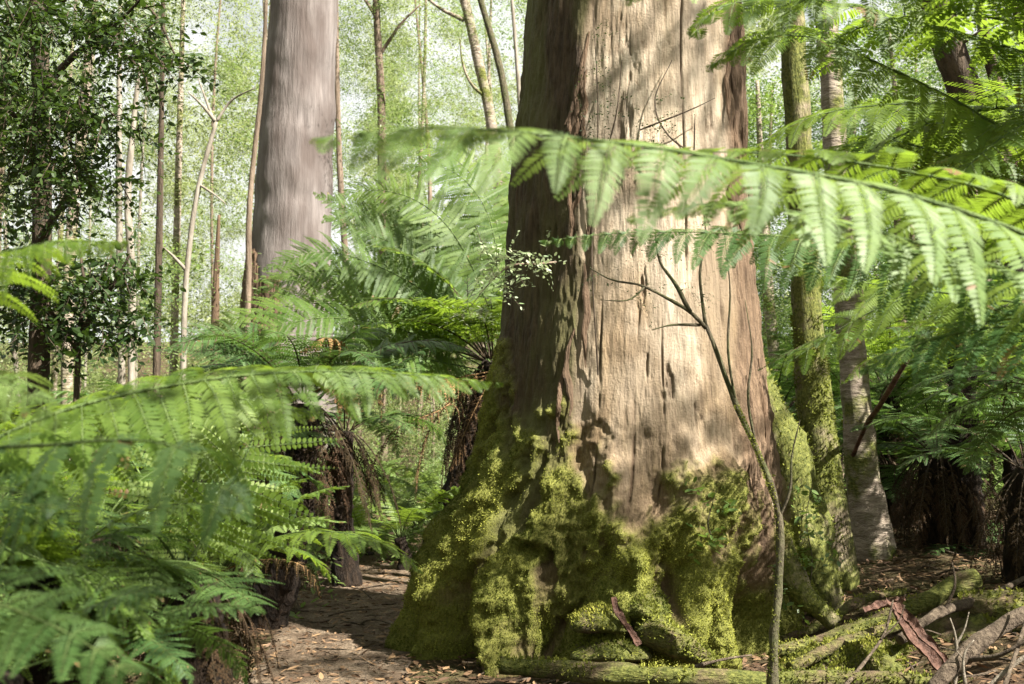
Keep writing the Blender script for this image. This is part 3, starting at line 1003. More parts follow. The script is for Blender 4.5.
def trunk_moss(root, cols, Y, n, seed, side=0.0, size=1.0):
    """moss tufts hugging the lower part of a trunk: cols = (px, py, half width px)"""
    r = np.random.default_rng(seed)
    t = r.random(n)
    k = np.linspace(0, 1, len(cols))
    px, py, hw = (np.interp(t, k, [c[i] for c in cols]) for i in range(3))
    P = np.array([at(a, b, Y) for a, b in zip(px, py)])
    th = r.uniform(-2.4, 2.4, n)
    D = np.stack([np.sin(th), -np.cos(th), np.zeros(n)], 1)
    q = P + D * (hw * Y / F)[:, None]
    keep = fbm(q * 4, 3, seed) > -0.12 + side
    q, D = q[keep], D[keep]
    D = nrm(D + r.normal(0, 0.5, D.shape))
    W = nrm(np.cross(D, r.normal(0, 1, D.shape)))
    L = r.uniform(0.012, 0.035, len(q)) * size
    V, Fq = blades(q - D * 0.01, D, W, L, L * 0.45, 0.2)
    o = mk('moss', V - np.array(root.location), Fq, M['mosstuft'], root, local=True, tint=np.repeat(np.clip(0.5 + fbm(q * 5, 2, 9) + r.uniform(-.2, .2, len(q)), 0, 1), 6))
    o['kind'] = 'stuff'


m1 = bpy.data.objects['mossy_tree']
trunk_moss(m1, [(834, 600, 26), (831, 560, 22), (823, 480, 19), (812, 380, 17), (806, 280, 15.5)], Y1, 9000, 1, 0.0)
trunk_moss(m2, [(884, 590, 24), (878, 560, 18), (866, 500, 15.5), (858, 420, 14.5)], Y2, 4000, 2, 0.05)

# thin crooked sapling in front of the giant
Y3 = 7.0
limb_tree('thin_sapling', 'thin crooked olive barked sapling rising in front of the giant trunk', [down(772, 690, Y3), at(774, 640, Y3), at(780, 560, Y3), at(777, 505, Y3), at(757, 450, Y3 + .05), at(736, 405, Y3 + .1), at(716, 350, Y3 + .1), at(706, 325, Y3 + .1)],
          [0.042, 0.031, 0.026, 0.023, 0.020, 0.018, 0.015, 0.012], 'sapling',
          [(P3([(706, 328, 7.1), (690, 312, 7.05), (665, 297, 7.0), (640, 285, 7.0), (612, 280, 6.95), (590, 268, 6.9)]), [0.014, 0.012, 0.010, 0.008, 0.006, 0.003]),
           (P3([(706, 328, 7.1), (702, 300, 7.1), (700, 270, 7.1), (706, 235, 7.15), (700, 190, 7.2)]), [0.012, 0.010, 0.008, 0.006, 0.003]),
           (P3([(690, 312, 7.05), (676, 285, 7.0), (660, 262, 6.95), (655, 235, 6.9)]), [0.016, 0.012, 0.008, 0.003]),
           (P3([(778, 520, 7.0), (790, 490, 6.95), (792, 455, 6.95), (800, 420, 6.9)]), [0.012, 0.009, 0.006, 0.002]),
           (P3([(757, 450, 7.05), (748, 400, 7.0), (752, 350, 7.0), (745, 300, 7.0)]), [0.010, 0.008, 0.005, 0.002]),
           (P3([(736, 405, 7.1), (728, 350, 7.05), (730, 290, 7.05), (724, 230, 7.1)]), [0.010, 0.008, 0.005, 0.002]),
           (P3([(700, 325, 7.1), (672, 325, 7.0), (652, 330, 6.95)]), [0.010, 0.007, 0.003]),
           (P3([(645, 287, 7.0), (628, 300, 6.95), (600, 300, 6.9)]), [0.008, 0.005, 0.002])],
          crown=sprays(np.array([at(x, y, 6.95) for x, y in ((600, 275), (655, 250), (702, 225), (640, 300), (690, 290))]), 0.12, 9, 0.18, 7, 0.022, 0.010, 12, 0.3), crown_mat='myrtle', rough=0.42, rs=11, seed=4)

trunk_moss(bpy.data.objects['thin_sapling'], [(772, 690, 5.5), (774, 640, 5), (780, 560, 4.2), (777, 505, 3.8), (757, 450, 3.2), (736, 405, 3)], Y3, 2600, 3, 0.0, 0.45)

# small twigs growing against the giant trunk
tw = thing('creeping_vine', 'wiry small leaved creeper climbing the pale trunk', 'vine', at(600, 380, 8.0))
b = np.array(tw.location)
vp = []
for pts in ([(598, 375, 8.0), (592, 250, 8.02), (598, 120, 8.08), (593, 10, 8.1)], [(704, 160, 8.0), (668, 135, 7.95), (655, 100, 8.05), (672, 60, 8.1)], [(596, 180, 8.05), (615, 120, 8.0), (622, 60, 8.08)],
            [(640, 130, 8.05), (690, 110, 8.0), (715, 98, 8.1)], [(694, 150, 8.1), (695, 115, 8.05)]):
    vp.append(tube(P3(pts), [0.007, 0.006, 0.003], 5, 30, 0.3, 12, 3))
V, Fq, _ = join(*vp)
mk('stem', V - b, Fq, M['dark_trunk'], tw, local=True)
lv, tww = sprays(np.array([at(x, y, 8.0) for x, y in ((596, 80), (602, 120), (590, 110), (598, 60), (665, 125), (672, 100), (640, 120), (600, 35), (660, 140), (610, 100))]), 0.10, 9, 0.14, 8, 0.022, 0.011, 14, 0.2)
mk('leaves', lv[0] - b, lv[1], M['myrtle'], tw, local=True, tint=lv[2])

# pale flowering sprig beside the trunk
cs = np.array([at(x, y, 7.6) for x, y in ((520, 262), (505, 255), (490, 262), (478, 250), (500, 285), (478, 300), (470, 310), (512, 275), (535, 258))])
limb_tree('pale_shrub_sprig', 'fine pale cream leaved sprig sticking out beside the dark edge of the giant trunk', P3([(556, 262, 7.9), (535, 264, 7.7), (510, 266, 7.6), (488, 285, 7.6), (472, 305, 7.6)]), [0.008, 0.007, 0.006, 0.004, 0.002], 'brown_trunk',
          crown=sprays(cs, 0.10, 9, 0.18, 8, 0.052, 0.022, 15, 0.15, tw=0.003), crown_mat='cream', cat='shrub')


# dark leafy myrtle top left
def myrtle():
    Ym = 7.4
    tr = [down(38, 420, 9.0), at(40, 330, 8.9), at(42, 200, 8.8), at(40, 60, 8.6), at(30, -120, 8.4)]
    limbs = [(P3([(41, 90, 8.7), (75, 55, 8.0), (110, 30, 7.4), (150, -10, 7.0)]), [0.04, 0.025, 0.016, 0.006]),
             (P3([(41, 180, 8.8), (30, 145, 8.0), (18, 120, 7.4), (-20, 80, 7.0)]), [0.05, 0.03, 0.02, 0.01]),
             (P3([(40, 20, 8.6), (90, -20, 7.8), (150, 10, 7.2), (175, 55, 7.0)]), [0.04, 0.03, 0.016, 0.006]),
             (P3([(41, 240, 8.8), (70, 190, 8.0), (90, 150, 7.4), (120, 105, 7.1)]), [0.04, 0.022, 0.012, 0.005]),
             (P3([(41, 60, 8.7), (60, 100, 7.8), (72, 150, 7.3), (82, 205, 7.2)]), [0.03, 0.02, 0.012, 0.005])]
    r = np.random.default_rng(2)
    pts = []
    for (x, y, sx, sy, n) in ((40, 20, 60, 30, 15), (120, 25, 35, 25, 10), (150, 55, 25, 15, 7), (80, 90, 35, 20, 8), (20, 90, 30, 25, 8), (30, 160, 25, 30, 7), (75, 165, 18, 30, 7), (20, 130, 22, 25, 5), (112, 122, 18, 14, 4), (-40, 100, 30, 60, 7), (65, 205, 12, 20, 3), (105, 180, 10, 10, 2)):
        for _ in range(n):
            pts.append(at(x + r.normal(0, sx * 0.55), y + r.normal(0, sy * 0.55), r.uniform(6.6, 8.0)))
    cr = sprays(np.array(pts), 0.16, 11, 0.30, 11, 0.066, 0.031, 21, 0.3, tw=0.004)
    limb_tree('myrtle_tree', 'dark leaved myrtle overhanging from the top left corner', tr, [0.10, 0.085, 0.075, 0.07, 0.05], 'dark_trunk', limbs, cr, 'myrtle', seed=9)
    pts = []
    for (x, y, sx, sy, n) in ((30, 300, 40, 25, 13), (85, 290, 30, 25, 12), (120, 270, 20, 20, 8), (70, 330, 45, 15, 10), (5, 205, 20, 25, 6), (130, 330, 20, 15, 6)):
        for _ in range(n):
            pts.append(at(x + r.normal(0, sx * 0.55), y + r.normal(0, sy * 0.55), r.uniform(8.0, 9.5)))
    cr = sprays(np.array(pts), 0.2, 8, 0.32, 9, 0.085, 0.040, 22, 0.25, tw=0.004)
    limb_tree('leafy_shrub', 'leafy dark green shrub standing below the overhanging myrtle', [down(75, 420, 8.8), at(78, 360, 8.8), at(85, 300, 8.8), at(80, 250, 8.8)], [0.04, 0.026, 0.022, 0.010], 'dark_trunk',
              [(P3([(78, 350, 8.8), (50, 310, 8.7), (25, 280, 8.5)]), [0.025, 0.018, 0.008]), (P3([(82, 330, 8.8), (110, 290, 8.7), (130, 255, 8.6)]), [0.025, 0.016, 0.007])], cr, 'myrtle', seed=10, cat='shrub')


myrtle()


# leaning dark tree at the right edge, its crown made of unseen clumps added for shade
def shade_tree():
    tr = [down(1085, 480, 10.3), at(1062, 380, 10.2), at(1020, 250, 10.1), at(985, 140, 10.0), at(950, 50, 9.9), at(930, -30, 9.8), at(925, -150, 9.7)]
    limbs = [(P3([(1000, 190, 10.05), (1005, 120, 9.9), (985, 40, 9.8), (970, -60, 9.7)]), [0.07, 0.055, 0.045, 0.035]),
             (P3([(1010, 215, 10.05), (1035, 110, 9.9), (1020, 30, 9.8), (1000, -60, 9.7)]), [0.06, 0.045, 0.035, 0.03]),
             (P3([(950, 50, 9.9), (975, 35, 9.7), (1010, 5, 9.6)]), [0.02, 0.012, 0.005]),
             ([at(930, -30, 9.8), np.array([6.8, 8.2, 7.0]), np.array([9.0, 6.5, 10.0]), np.array([10.0, 4.0, 12.0])], [0.05, 0.03, 0.025, 0.010]),
             ([at(970, -60, 9.7), np.array([6.0, 9.0, 7.0]), np.array([8.0, 8.2, 10.0]), np.array([9.0, 7.2, 12.5])], [0.05, 0.04, 0.03, 0.015]),
             ([np.array([9.0, 6.5, 9.9]), np.array([8.0, 1.5, 10.8]), np.array([5.0, -1.2, 11.5])], [0.03, 0.02, 0.01])]
    cl = []
    r = np.random.default_rng(31)
    for (tx, ty, tz, d, s, n) in SHADE:
        for _ in range(n):
            cl.append(np.array([tx, ty, tz]) + SUN * (d * 1.75 if tx < 2.0 else d) + r.normal(0, s * 1.15, 3))
    for (tx, ty, tz, d, s, n) in SHADE_NEAR:
        for _ in range(n):
            cl.append(np.array([tx, ty, tz]) + SUN * d + r.normal(0, s, 3))
    cr = sprays(np.array(cl), 0.30, 13, 0.42, 10, 0.10, 0.05, 33, 0.2)  # out of view leaf clumps, added along the sun rays to shade chosen spots
    limb_tree('leaning_tree', 'dark leaning tree with forked limbs at the top right edge', tr, [0.24, 0.21, 0.18, 0.16, 0.145, 0.13, 0.08], 'dark_trunk', limbs, cr, 'shrub', seed=14, seg=18)


SHADE_NEAR = [(3.5, 10.4, 0.3, 4.4, 0.6, 6), (3.4, 10.9, 1.6, 4.2, 0.45, 6), (4.4, 10.2, 1.8, 4.2, 0.6, 6), (-1.7, 3.4, 0.8, 5.2, 0.40, 3), (-1.2, 1.5, 0.8, 5.0, 0.35, 4), (-2.2, 4.6, 0.6, 6.0, 0.5, 4), (-0.7, 1.4, 1.2, 5.2, 0.3, 2)]
# spots the added clumps shade: point, distance towards the sun, spread, clumps
SHADE = [(3.9, 10.0, 1.2, 4.6, 0.7, 12), (2.9, 11.4, 1.0, 5.0, 0.5, 3), (4.6, 9.0, 1.4, 4.5, 0.6, 6), (-1.7, 9.7, 0.9, 8.8, 0.45, 6), (-0.9, 11.0, 0.8, 9.0, 0.4, 5), (-1.5, 2.4, 0.5, 6.8, 0.5, 5), (0.6, 7.6, 0.2, 7.2, 0.55, 3), (-0.3, 7.5, 0.5, 7.6, 0.5, 2), (1.4, 7.8, 0.6, 7.0, 0.5, 4), (1.2, 7.8, 2.3, 6.6, 0.5, 1), (0.8, 7.9, 1.7, 6.6, 0.3, 1), (1.1, 7.9, 3.5, 6.6, 0.3, 1),
         (2.6, 8.6, 0.3, 6.5, 0.6, 8), (3.4, 9.0, 0.5, 6.0, 0.6, 8), (-1.4, 8.4, 0.0, 8.0, 0.5, 5), (-1.8, 4.2, 0.6, 7.5, 0.6, 7), (-1.2, 2.2, 1.0, 7.0, 0.6, 6), (-2.4, 6.2, 0.8, 8.0, 0.6, 5),
         (0.4, 5.6, 0.2, 7.0, 0.6, 5), (-1.2, 10.5, 1.2, 8.4, 0.6, 7), (-2.0, 10.0, 1.8, 8.4, 0.5, 5)]
shade_tree()


# ------------------------------------------------------------------ ferns
ORD = ['first', 'second', 'third', 'fourth', 'fifth', 'sixth', 'seventh', 'eighth', 'ninth', 'tenth', 'eleventh', 'twelfth', 'thirteenth', 'fourteenth', 'fifteenth', 'sixteenth', 'seventeenth', 'eighteenth', 'nineteenth', 'twentieth',
       'twenty-first', 'twenty-second', 'twenty-third', 'twenty-fourth', 'twenty-fifth', 'twenty-sixth', 'twenty-seventh', 'twenty-eighth', 'twenty-ninth', 'thirtieth']

# fern rooted outside the right edge whose long frond crosses the whole picture
fa = fern('tree fern at the right edge with one long sunlit frond crossing the whole view', at(1230, 330, 3.0), n=5, L=1.5, mat='fern', seed=3, yaws=(-70, 60), dead=3, pmin=-1.2, pmax=-0.6)
hero_frond(fa, P3([(1225, 335, 2.95), (1120, 275, 2.75), (1010, 228, 2.6), (890, 190, 2.48), (760, 165, 2.38), (640, 146, 2.3), (540, 134, 2.22), (430, 128, 2.16), (310, 140, 2.1)]),
           'fern_pale', n=20, plen=0.35, K=30, pw=0.068, start=0.06, droop=0.8, seed=101, tipw=0.12, pe=2.6, rad=0.008, lift=0.0, up=(0, -0.55, 0.83))
hero_frond(fa, P3([(1225, 330, 3.0), (1120, 262, 3.05), (1010, 198, 3.05), (900, 170, 3.0), (800, 156, 2.95), (700, 152, 2.9), (610, 160, 2.85)]),
           'fern', n=16, plen=0.28, K=24, pw=0.07, start=0.08, droop=0.6, seed=102, rad=0.007, up=(0, 0.15, 0.98))
hero_frond(fa, P3([(1225, 345, 2.95), (1100, 300, 2.85), (980, 262, 2.75), (870, 230, 2.7), (770, 208, 2.66), (690, 205, 2.62), (625, 222, 2.6)]),
           'fern_pale', n=19, plen=0.30, K=28, pw=0.062, start=0.08, droop=0.7, up=(0, -0.35, 0.93), seed=107, rad=0.007)
hero_frond(fa, P3([(1225, 338, 3.05), (1110, 268, 3.25), (1000, 232, 3.35), (900, 205, 3.4), (800, 196, 3.4), (720, 205, 3.4)]),
           'fern', n=19, plen=0.34, K=28, pw=0.066, start=0.08, droop=0.45, up=(0, -0.2, 0.98), seed=108, rad=0.007)
hero_frond(fa, P3([(1225, 340, 3.05), (1090, 290, 3.4), (960, 262, 3.6), (840, 242, 3.7), (720, 233, 3.75), (620, 233, 3.8), (535, 242, 3.8)]),
           'fern_blue', n=27, plen=0.28, K=26, pw=0.055, start=0.10, droop=1.0, seed=103, rad=0.007, lift=0.0, up=(0, -0.6, 0.8))
hero_frond(fa, P3([(1225, 345, 3.05), (1110, 300, 3.6), (1000, 285, 4.0), (900, 300, 4.2), (830, 335, 4.3), (765, 380, 4.35)]),
           'fern', n=16, plen=0.36, K=26, pw=0.075, start=0.12, droop=0.6, up=(0, -0.5, 0.86), seed=104, rad=0.007)
hero_frond(fa, P3([(1225, 345, 3.05), (1100, 320, 3.4), (1000, 300, 3.7), (920, 290, 3.9), (850, 280, 4.0), (780, 262, 4.05)]),
           'fern', n=16, plen=0.34, K=26, pw=0.075, start=0.12, droop=0.75, up=(0, -0.5, 0.86), seed=105, rad=0.007)
hero_frond(fa, P3([(1225, 350, 3.05), (1120, 330, 3.3), (1020, 325, 3.5), (930, 340, 3.6), (860, 372, 3.7)]),
           'fern_blue', n=15, plen=0.34, K=24, pw=0.07, start=0.12, droop=0.5, up=(0, -0.5, 0.86), seed=106, rad=0.007)

# fern high on the right, bright green fronds hanging into the top of the picture
fb = fern('tall tree fern with bright green fronds hanging into the top right', at(1190, 130, 4.8), n=9, L=2.0, mat='fern', seed=5, yaws=(120, 230), pmin=-0.5, pmax=0.1, dead=2)
hero_frond(fb, P3([(1190, 150, 4.8), (1100, 165, 4.7), (1024, 142, 4.6), (960, 103, 4.55), (880, 64, 4.5), (815, 38, 4.5), (755, 40, 4.5), (708, 68, 4.5)]),
           'fern', n=15, plen=0.56, K=30, pw=0.105, start=0.12, droop=0.75, up=(0, -0.5, 0.86), seed=111, pe=2.2, rad=0.010)
hero_frond(fb, P3([(1190, 130, 4.8), (1100, 85, 4.75), (1015, 50, 4.7), (940, 28, 4.65), (860, 8, 4.6), (780, -2, 4.5), (720, 8, 4.45), (690, 40, 4.4)]),
           'fern', n=15, plen=0.5, K=30, pw=0.105, start=0.12, droop=0.65, up=(0, -0.5, 0.86), seed=112, pe=2.2, rad=0.010)
hero_frond(fb, P3([(1190, 110, 4.8), (1080, 0, 4.4), (960, -50, 4.1), (850, -62, 3.9), (750, -50, 3.8), (670, -28, 3.7), (620, 5, 3.65)]),
           'fern_pale', n=15, plen=0.5, K=30, pw=0.105, start=0.12, droop=0.8, up=(0, -0.5, 0.86), seed=113, pe=2.0, rad=0.010)
hero_frond(fb, P3([(1190, 160, 4.8), (1120, 190, 4.9), (1060, 190, 5.0), (1000, 175, 5.1), (930, 150, 5.2), (870, 140, 5.25), (800, 165, 5.3)]),
           'fern', n=15, plen=0.52, K=30, pw=0.105, start=0.12, droop=0.8, up=(0, -0.5, 0.86), seed=114, pe=2.0, rad=0.010)
hero_frond(fb, P3([(1190, 140, 4.8), (1090, 120, 5.0), (990, 108, 5.2), (900, 104, 5.3), (815, 116, 5.35), (750, 150, 5.4)]),
           'fern', n=17, plen=0.50, K=26, pw=0.09, start=0.12, droop=0.7, up=(0, -0.4, 0.9), seed=116, rad=0.009)
hero_frond(fb, P3([(1190, 120, 4.8), (1080, 30, 4.4), (980, -12, 4.2), (880, -22, 4.1), (800, 2, 4.0), (752, 52, 3.95)]),
           'fern', n=17, plen=0.48, K=26, pw=0.09, start=0.12, droop=0.75, up=(0, -0.5, 0.86), seed=117, rad=0.009)
hero_frond(fb, P3([(1190, 165, 4.8), (1110, 215, 4.6), (1040, 235, 4.5), (980, 240, 4.5), (900, 262, 4.5)]),
           'fern', n=12, plen=0.42, K=26, pw=0.09, start=0.12, droop=0.7, up=(0, -0.5, 0.86), seed=115, rad=0.009)

# dark tree fern with a skirt of dead fronds, right
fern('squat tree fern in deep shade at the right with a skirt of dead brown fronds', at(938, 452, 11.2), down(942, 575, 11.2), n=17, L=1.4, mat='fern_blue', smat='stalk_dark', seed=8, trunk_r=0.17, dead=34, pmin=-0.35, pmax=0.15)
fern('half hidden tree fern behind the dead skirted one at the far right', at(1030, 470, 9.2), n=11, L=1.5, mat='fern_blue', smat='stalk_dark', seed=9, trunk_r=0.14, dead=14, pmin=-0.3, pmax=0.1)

# tree fern leaning out from behind the giant on the left
fd = fern('large tree fern leaning out from behind the left side of the giant trunk', at(492, 362, 13.91), down(432, 575, 14.15), n=18, L=2.25, mat='fern', smat='stalk_dark', seed=11, trunk_r=0.15, dead=18, yaws=(95, 300), pmin=-0.3, pmax=0.45, kinds='abdf')
for k, (pts, dr) in enumerate([
        ([(492, 365, 13.91), (462, 325, 13.79), (425, 292, 13.54), (375, 265, 13.30), (320, 252, 13.05), (262, 270, 12.81)], 0.30),
        ([(494, 355, 13.91), (472, 310, 13.91), (436, 272, 13.91), (395, 245, 13.79), (355, 228, 13.66), (322, 216, 13.54)], 0.25),
        ([(496, 350, 13.91), (482, 290, 14.03), (452, 232, 14.15), (415, 200, 14.15), (370, 190, 14.15), (330, 200, 14.15)], 0.3),
        ([(498, 350, 14.03), (500, 280, 14.27), (488, 215, 14.52), (462, 178, 14.64), (430, 165, 14.76), (395, 172, 14.88)], 0.3),
        ([(500, 352, 14.03), (515, 270, 14.64), (518, 200, 15.13), (508, 160, 15.49)], 0.3),
        ([(490, 370, 13.91), (440, 345, 13.42), (385, 325, 13.05), (320, 318, 12.69), (250, 335, 12.44), (205, 360, 12.32)], 0.35),
        ([(490, 372, 13.91), (440, 362, 13.30), (390, 352, 12.81), (340, 352, 12.44), (290, 365, 12.20)], 0.5),
        ([(490, 366, 13.91), (455, 338, 14.15), (410, 310, 14.40), (355, 290, 14.64), (300, 290, 14.88), (262, 305, 15.01)], 0.3)]):
    for q in range(2):
        pj = [(x + q * (10 - 4 * i), y - q * (3 + 4 * i) * (1 if k % 2 else -1), Y + 0.35 * q) for i, (x, y, Y) in enumerate(pts)]
        hero_frond(fd, P3(pj), 'fern', 'stalk', up=(0, -0.75, 0.6), n=30, plen=0.70 - 0.07 * q, K=24, pw=0.08, fill=1.0, start=0.14, droop=dr, seed=120 + k + 40 * q, rad=0.010)
for k, (pts, lab) in enumerate([([(488, 372, 13.79), (455, 378, 13.18), (420, 382, 12.81), (395, 384, 12.69)], None), ([(486, 376, 13.79), (440, 384, 12.93), (400, 388, 12.57)], None),
                                ([(486, 378, 13.79), (455, 395, 13.30), (425, 440, 13.18), (415, 500, 13.18)], None), ([(490, 380, 13.66), (470, 420, 13.30), (450, 470, 13.18)], None),
                                ([(486, 378, 13.79), (440, 410, 13.05), (395, 430, 12.69), (365, 480, 12.57)], None)]):
    hero_frond(fd, P3(pts), 'fern_dead' if k < 2 else 'fern_dark_dead', 'stalk_dead', name='dead_frond', n=20, plen=0.42, K=9, pw=0.04, start=0.2, droop=1.25, seed=140 + k, rad=0.010, spread=0.5, miss=0.3)

# tree fern with dark stem beside the path, under it the shade
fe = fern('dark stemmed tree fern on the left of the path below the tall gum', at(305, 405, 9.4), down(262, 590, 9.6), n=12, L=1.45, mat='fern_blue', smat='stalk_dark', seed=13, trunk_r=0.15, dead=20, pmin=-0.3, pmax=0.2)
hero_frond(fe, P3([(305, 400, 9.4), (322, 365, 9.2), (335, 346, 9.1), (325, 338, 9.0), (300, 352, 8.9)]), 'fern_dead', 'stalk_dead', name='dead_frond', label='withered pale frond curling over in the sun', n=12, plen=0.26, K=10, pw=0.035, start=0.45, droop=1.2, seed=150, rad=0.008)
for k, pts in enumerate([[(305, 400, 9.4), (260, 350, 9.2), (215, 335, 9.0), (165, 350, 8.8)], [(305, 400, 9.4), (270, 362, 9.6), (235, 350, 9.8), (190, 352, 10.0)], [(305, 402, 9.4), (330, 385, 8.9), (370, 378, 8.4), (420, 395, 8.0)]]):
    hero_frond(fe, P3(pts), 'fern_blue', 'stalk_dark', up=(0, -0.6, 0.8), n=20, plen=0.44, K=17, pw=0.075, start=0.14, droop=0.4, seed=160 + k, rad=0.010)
for k, x in enumerate((338, 356, 380, 345)):
    hero_frond(fe, P3([(306, 402, 9.3), (322, 388, 8.9), (x - 8, 388, 8.5), (x, 400, 8.4), (x + 2, 425, 8.4)]), 'fern_dead', 'stalk_dead', name='dead_frond', n=12, plen=0.10, K=8, pw=0.03, start=0.5, droop=1.0, seed=170 + k, rad=0.007, spread=0.6)

# left foreground ferns
f1 = fern('nearest fern at the left edge with soft drooping blue green fronds', at(-110, 520, 2.56), n=3, L=0.9, mat='fern_blue', seed=20, yaws=(140, 260), pmin=-0.9, pmax=-0.4)
hero_frond(f1, P3([(-110, 510, 2.56), (-30, 455, 2.29), (50, 445, 2.16), (120, 440, 2.05), (175, 446, 1.97), (215, 470, 1.92), (232, 520, 1.89)]), 'fern_blue', n=6, plen=0.36, K=17, pw=0.055, start=0.2, droop=1.05, up=(0, -0.5, 0.86), seed=201, fill=0.9, rad=0.006, lift=0.0, tipw=0.25)
hero_frond(f1, P3([(-110, 560, 2.47), (-40, 590, 2.08), (20, 612, 1.95), (80, 640, 1.85), (150, 690, 1.77)]), 'fern_blue', n=14, plen=0.22, K=24, pw=0.05, start=0.1, droop=0.6, up=(0, -0.6, 0.8), seed=202, rad=0.005)
hero_frond(f1, P3([(-110, 540, 2.56), (-60, 500, 2.29), (-10, 488, 2.16), (35, 500, 2.03), (60, 540, 1.96)]), 'fern_blue', n=10, plen=0.28, K=22, pw=0.055, start=0.12, droop=1.1, up=(0, -0.8, 0.5), seed=203, rad=0.005)

f2 = fern('fern at the left edge with a very long level frond reaching the giant trunk', at(-120, 540, 3.0), n=5, L=1.1, mat='fern', seed=22, yaws=(25, 140), pmin=-1.1, pmax=-0.6)
hero_frond(f2, P3([(-120, 530, 3.0), (-40, 460, 2.95), (60, 412, 2.95), (180, 384, 3.0), (290, 372, 3.05), (400, 374, 3.1), (505, 384, 3.15)]), 'fern', n=27, plen=0.32, K=28, pw=0.05, start=0.12, droop=0.75, up=(0, -0.5, 0.86), seed=204, rad=0.007, lift=0.05, tipw=0.03)
hero_frond(f2, P3([(-120, 530, 3.0), (-40, 470, 3.1), (50, 430, 3.2), (140, 405, 3.3), (230, 398, 3.4), (320, 415, 3.5)]), 'fern', n=22, plen=0.33, K=26, pw=0.058, start=0.12, droop=0.6, up=(0, -0.5, 0.86), seed=205, rad=0.007)
hero_frond(f2, P3([(-120, 520, 3.0), (-60, 330, 2.8), (-20, 265, 2.6), (30, 246, 2.5), (80, 241, 2.45), (132, 243, 2.4)]), 'fern', n=20, plen=0.22, K=24, pw=0.046, start=0.25, droop=0.8, up=(0, -0.5, 0.86), seed=206, rad=0.006, lift=0.0)
hero_frond(f2, P3([(-120, 530, 3.0), (-70, 420, 2.6), (-20, 385, 2.5), (25, 390, 2.45), (60, 430, 2.4)]), 'fern_pale', n=14, plen=0.22, K=24, pw=0.05, start=0.2, droop=0.8, up=(0, -0.5, 0.86), seed=207, rad=0.006)

f3 = fern('fern beside the path with crisp level leaflets fanning to the right', at(185, 570, 4.3), down(190, 640, 4.3), n=7, L=0.9, mat='fern_blue', seed=24, yaws=(100, 280), dead=12, trunk_r=0.13, pmin=-0.5, pmax=0.1, dead_mat='fern_dark_dead')
hero_frond(f3, P3([(185, 570, 4.3), (208, 530, 4.25), (232, 485, 4.2), (252, 440, 4.2), (262, 400, 4.2), (262, 370, 4.25)]), 'fern', n=17, plen=0.42, K=18, pw=0.036, start=0.06, droop=0.12, seed=208, rad=0.007, up=(0.1, -1, 0.25), lift=0.0)
hero_frond(f3, P3([(185, 570, 4.3), (190, 520, 4.3), (200, 470, 4.35), (215, 425, 4.4), (240, 395, 4.4)]), 'fern_pale', n=17, plen=0.36, K=18, pw=0.04, start=0.06, droop=0.2, seed=209, rad=0.007, up=(0.2, -1, 0.4), lift=0.0)
hero_frond(f3, P3([(185, 570, 4.3), (210, 575, 4.0), (235, 590, 3.8), (262, 612, 3.6)]), 'fern_blue', n=14, plen=0.24, K=22, pw=0.05, start=0.1, droop=0.4, seed=210, rad=0.006)
hero_frond(f3, P3([(185, 570, 4.3), (160, 560, 3.9), (150, 575, 3.7), (145, 610, 3.6)]), 'fern_pale', n=14, plen=0.24, K=22, pw=0.05, start=0.1, droop=0.4, seed=211, rad=0.006)

f4 = fern('small fern spreading a low bright frond over the path edge', at(215, 570, 6.4), down(210, 610, 6.4), n=8, L=0.95, mat='fern', seed=26, dead=5, trunk_r=0.12, pmin=-0.6, pmax=0.0)
hero_frond(f4, P3([(218, 572, 6.4), (250, 548, 6.2), (300, 532, 6.0), (350, 534, 5.9), (392, 548, 5.85), (424, 574, 5.8)]), 'fern', n=18, plen=0.36, K=24, pw=0.068, start=0.1, droop=0.5, seed=212, rad=0.007)
hero_frond(f4, P3([(218, 572, 6.4), (240, 550, 6.3), (275, 528, 6.3), (310, 520, 6.3), (345, 522, 6.3)]), 'fern_pale', n=16, plen=0.3, K=22, pw=0.062, start=0.1, droop=0.3, seed=213, rad=0.007)
hero_frond(f4, P3([(218, 572, 6.4), (250, 562, 6.1), (285, 560, 5.9), (310, 572, 5.8), (322, 600, 5.75)]), 'fern_dark_dead', 'stalk_dead', name='dead_frond', n=22, plen=0.2, K=10, pw=0.03, start=0.15, droop=1.1, seed=214, rad=0.006, spread=0.6)

spots = [((60, 540, 3.6), 10, 1.1, 'fern', 'fern filling the left edge below the long level frond'),
         ((110, 610, 3.4), 10, 0.95, 'fern_blue', 'low fern in the bottom left corner above the soft near fronds'),
         ((20, 640, 2.8), 9, 0.8, 'fern_blue', 'lowest dark fern in the bottom left corner'),
         ((95, 490, 5.2), 12, 1.25, 'fern', 'bushy sunlit fern behind the left foreground fronds'),
         ((30, 450, 5.8), 11, 1.3, 'fern', 'bushy fern under the leafy shrub at the left edge'),
         ((150, 455, 6.6), 11, 1.3, 'fern_blue', 'fern between the leafy shrub and the dark stemmed tree fern'),
         ((60, 415, 8.0), 11, 1.3, 'fern', 'bright yellow green fern at the foot of the leafy shrub'),
         ((200, 425, 8.6), 11, 1.3, 'fern_blue', 'distant tree fern left of the dark stemmed tree fern'),
         ((140, 400, 11.5), 11, 1.4, 'fern_blue', 'tree fern in shade below the pale forked sapling'),
         ((240, 390, 12.5), 11, 1.5, 'fern_blue', 'tree fern in front of the tall gum foot')]
for k, (c, n, L, mt, lab) in enumerate(spots):
    fern(lab, at(c[0] - (25 if c[2] < 4 else 0), c[1] + 35, c[2]), n=n, L=L * (0.68 if c[2] < 4 else 0.85), mat=mt, seed=300 + k, trunk_r=0.09, dead=4, pmin=-0.6, pmax=-0.1)
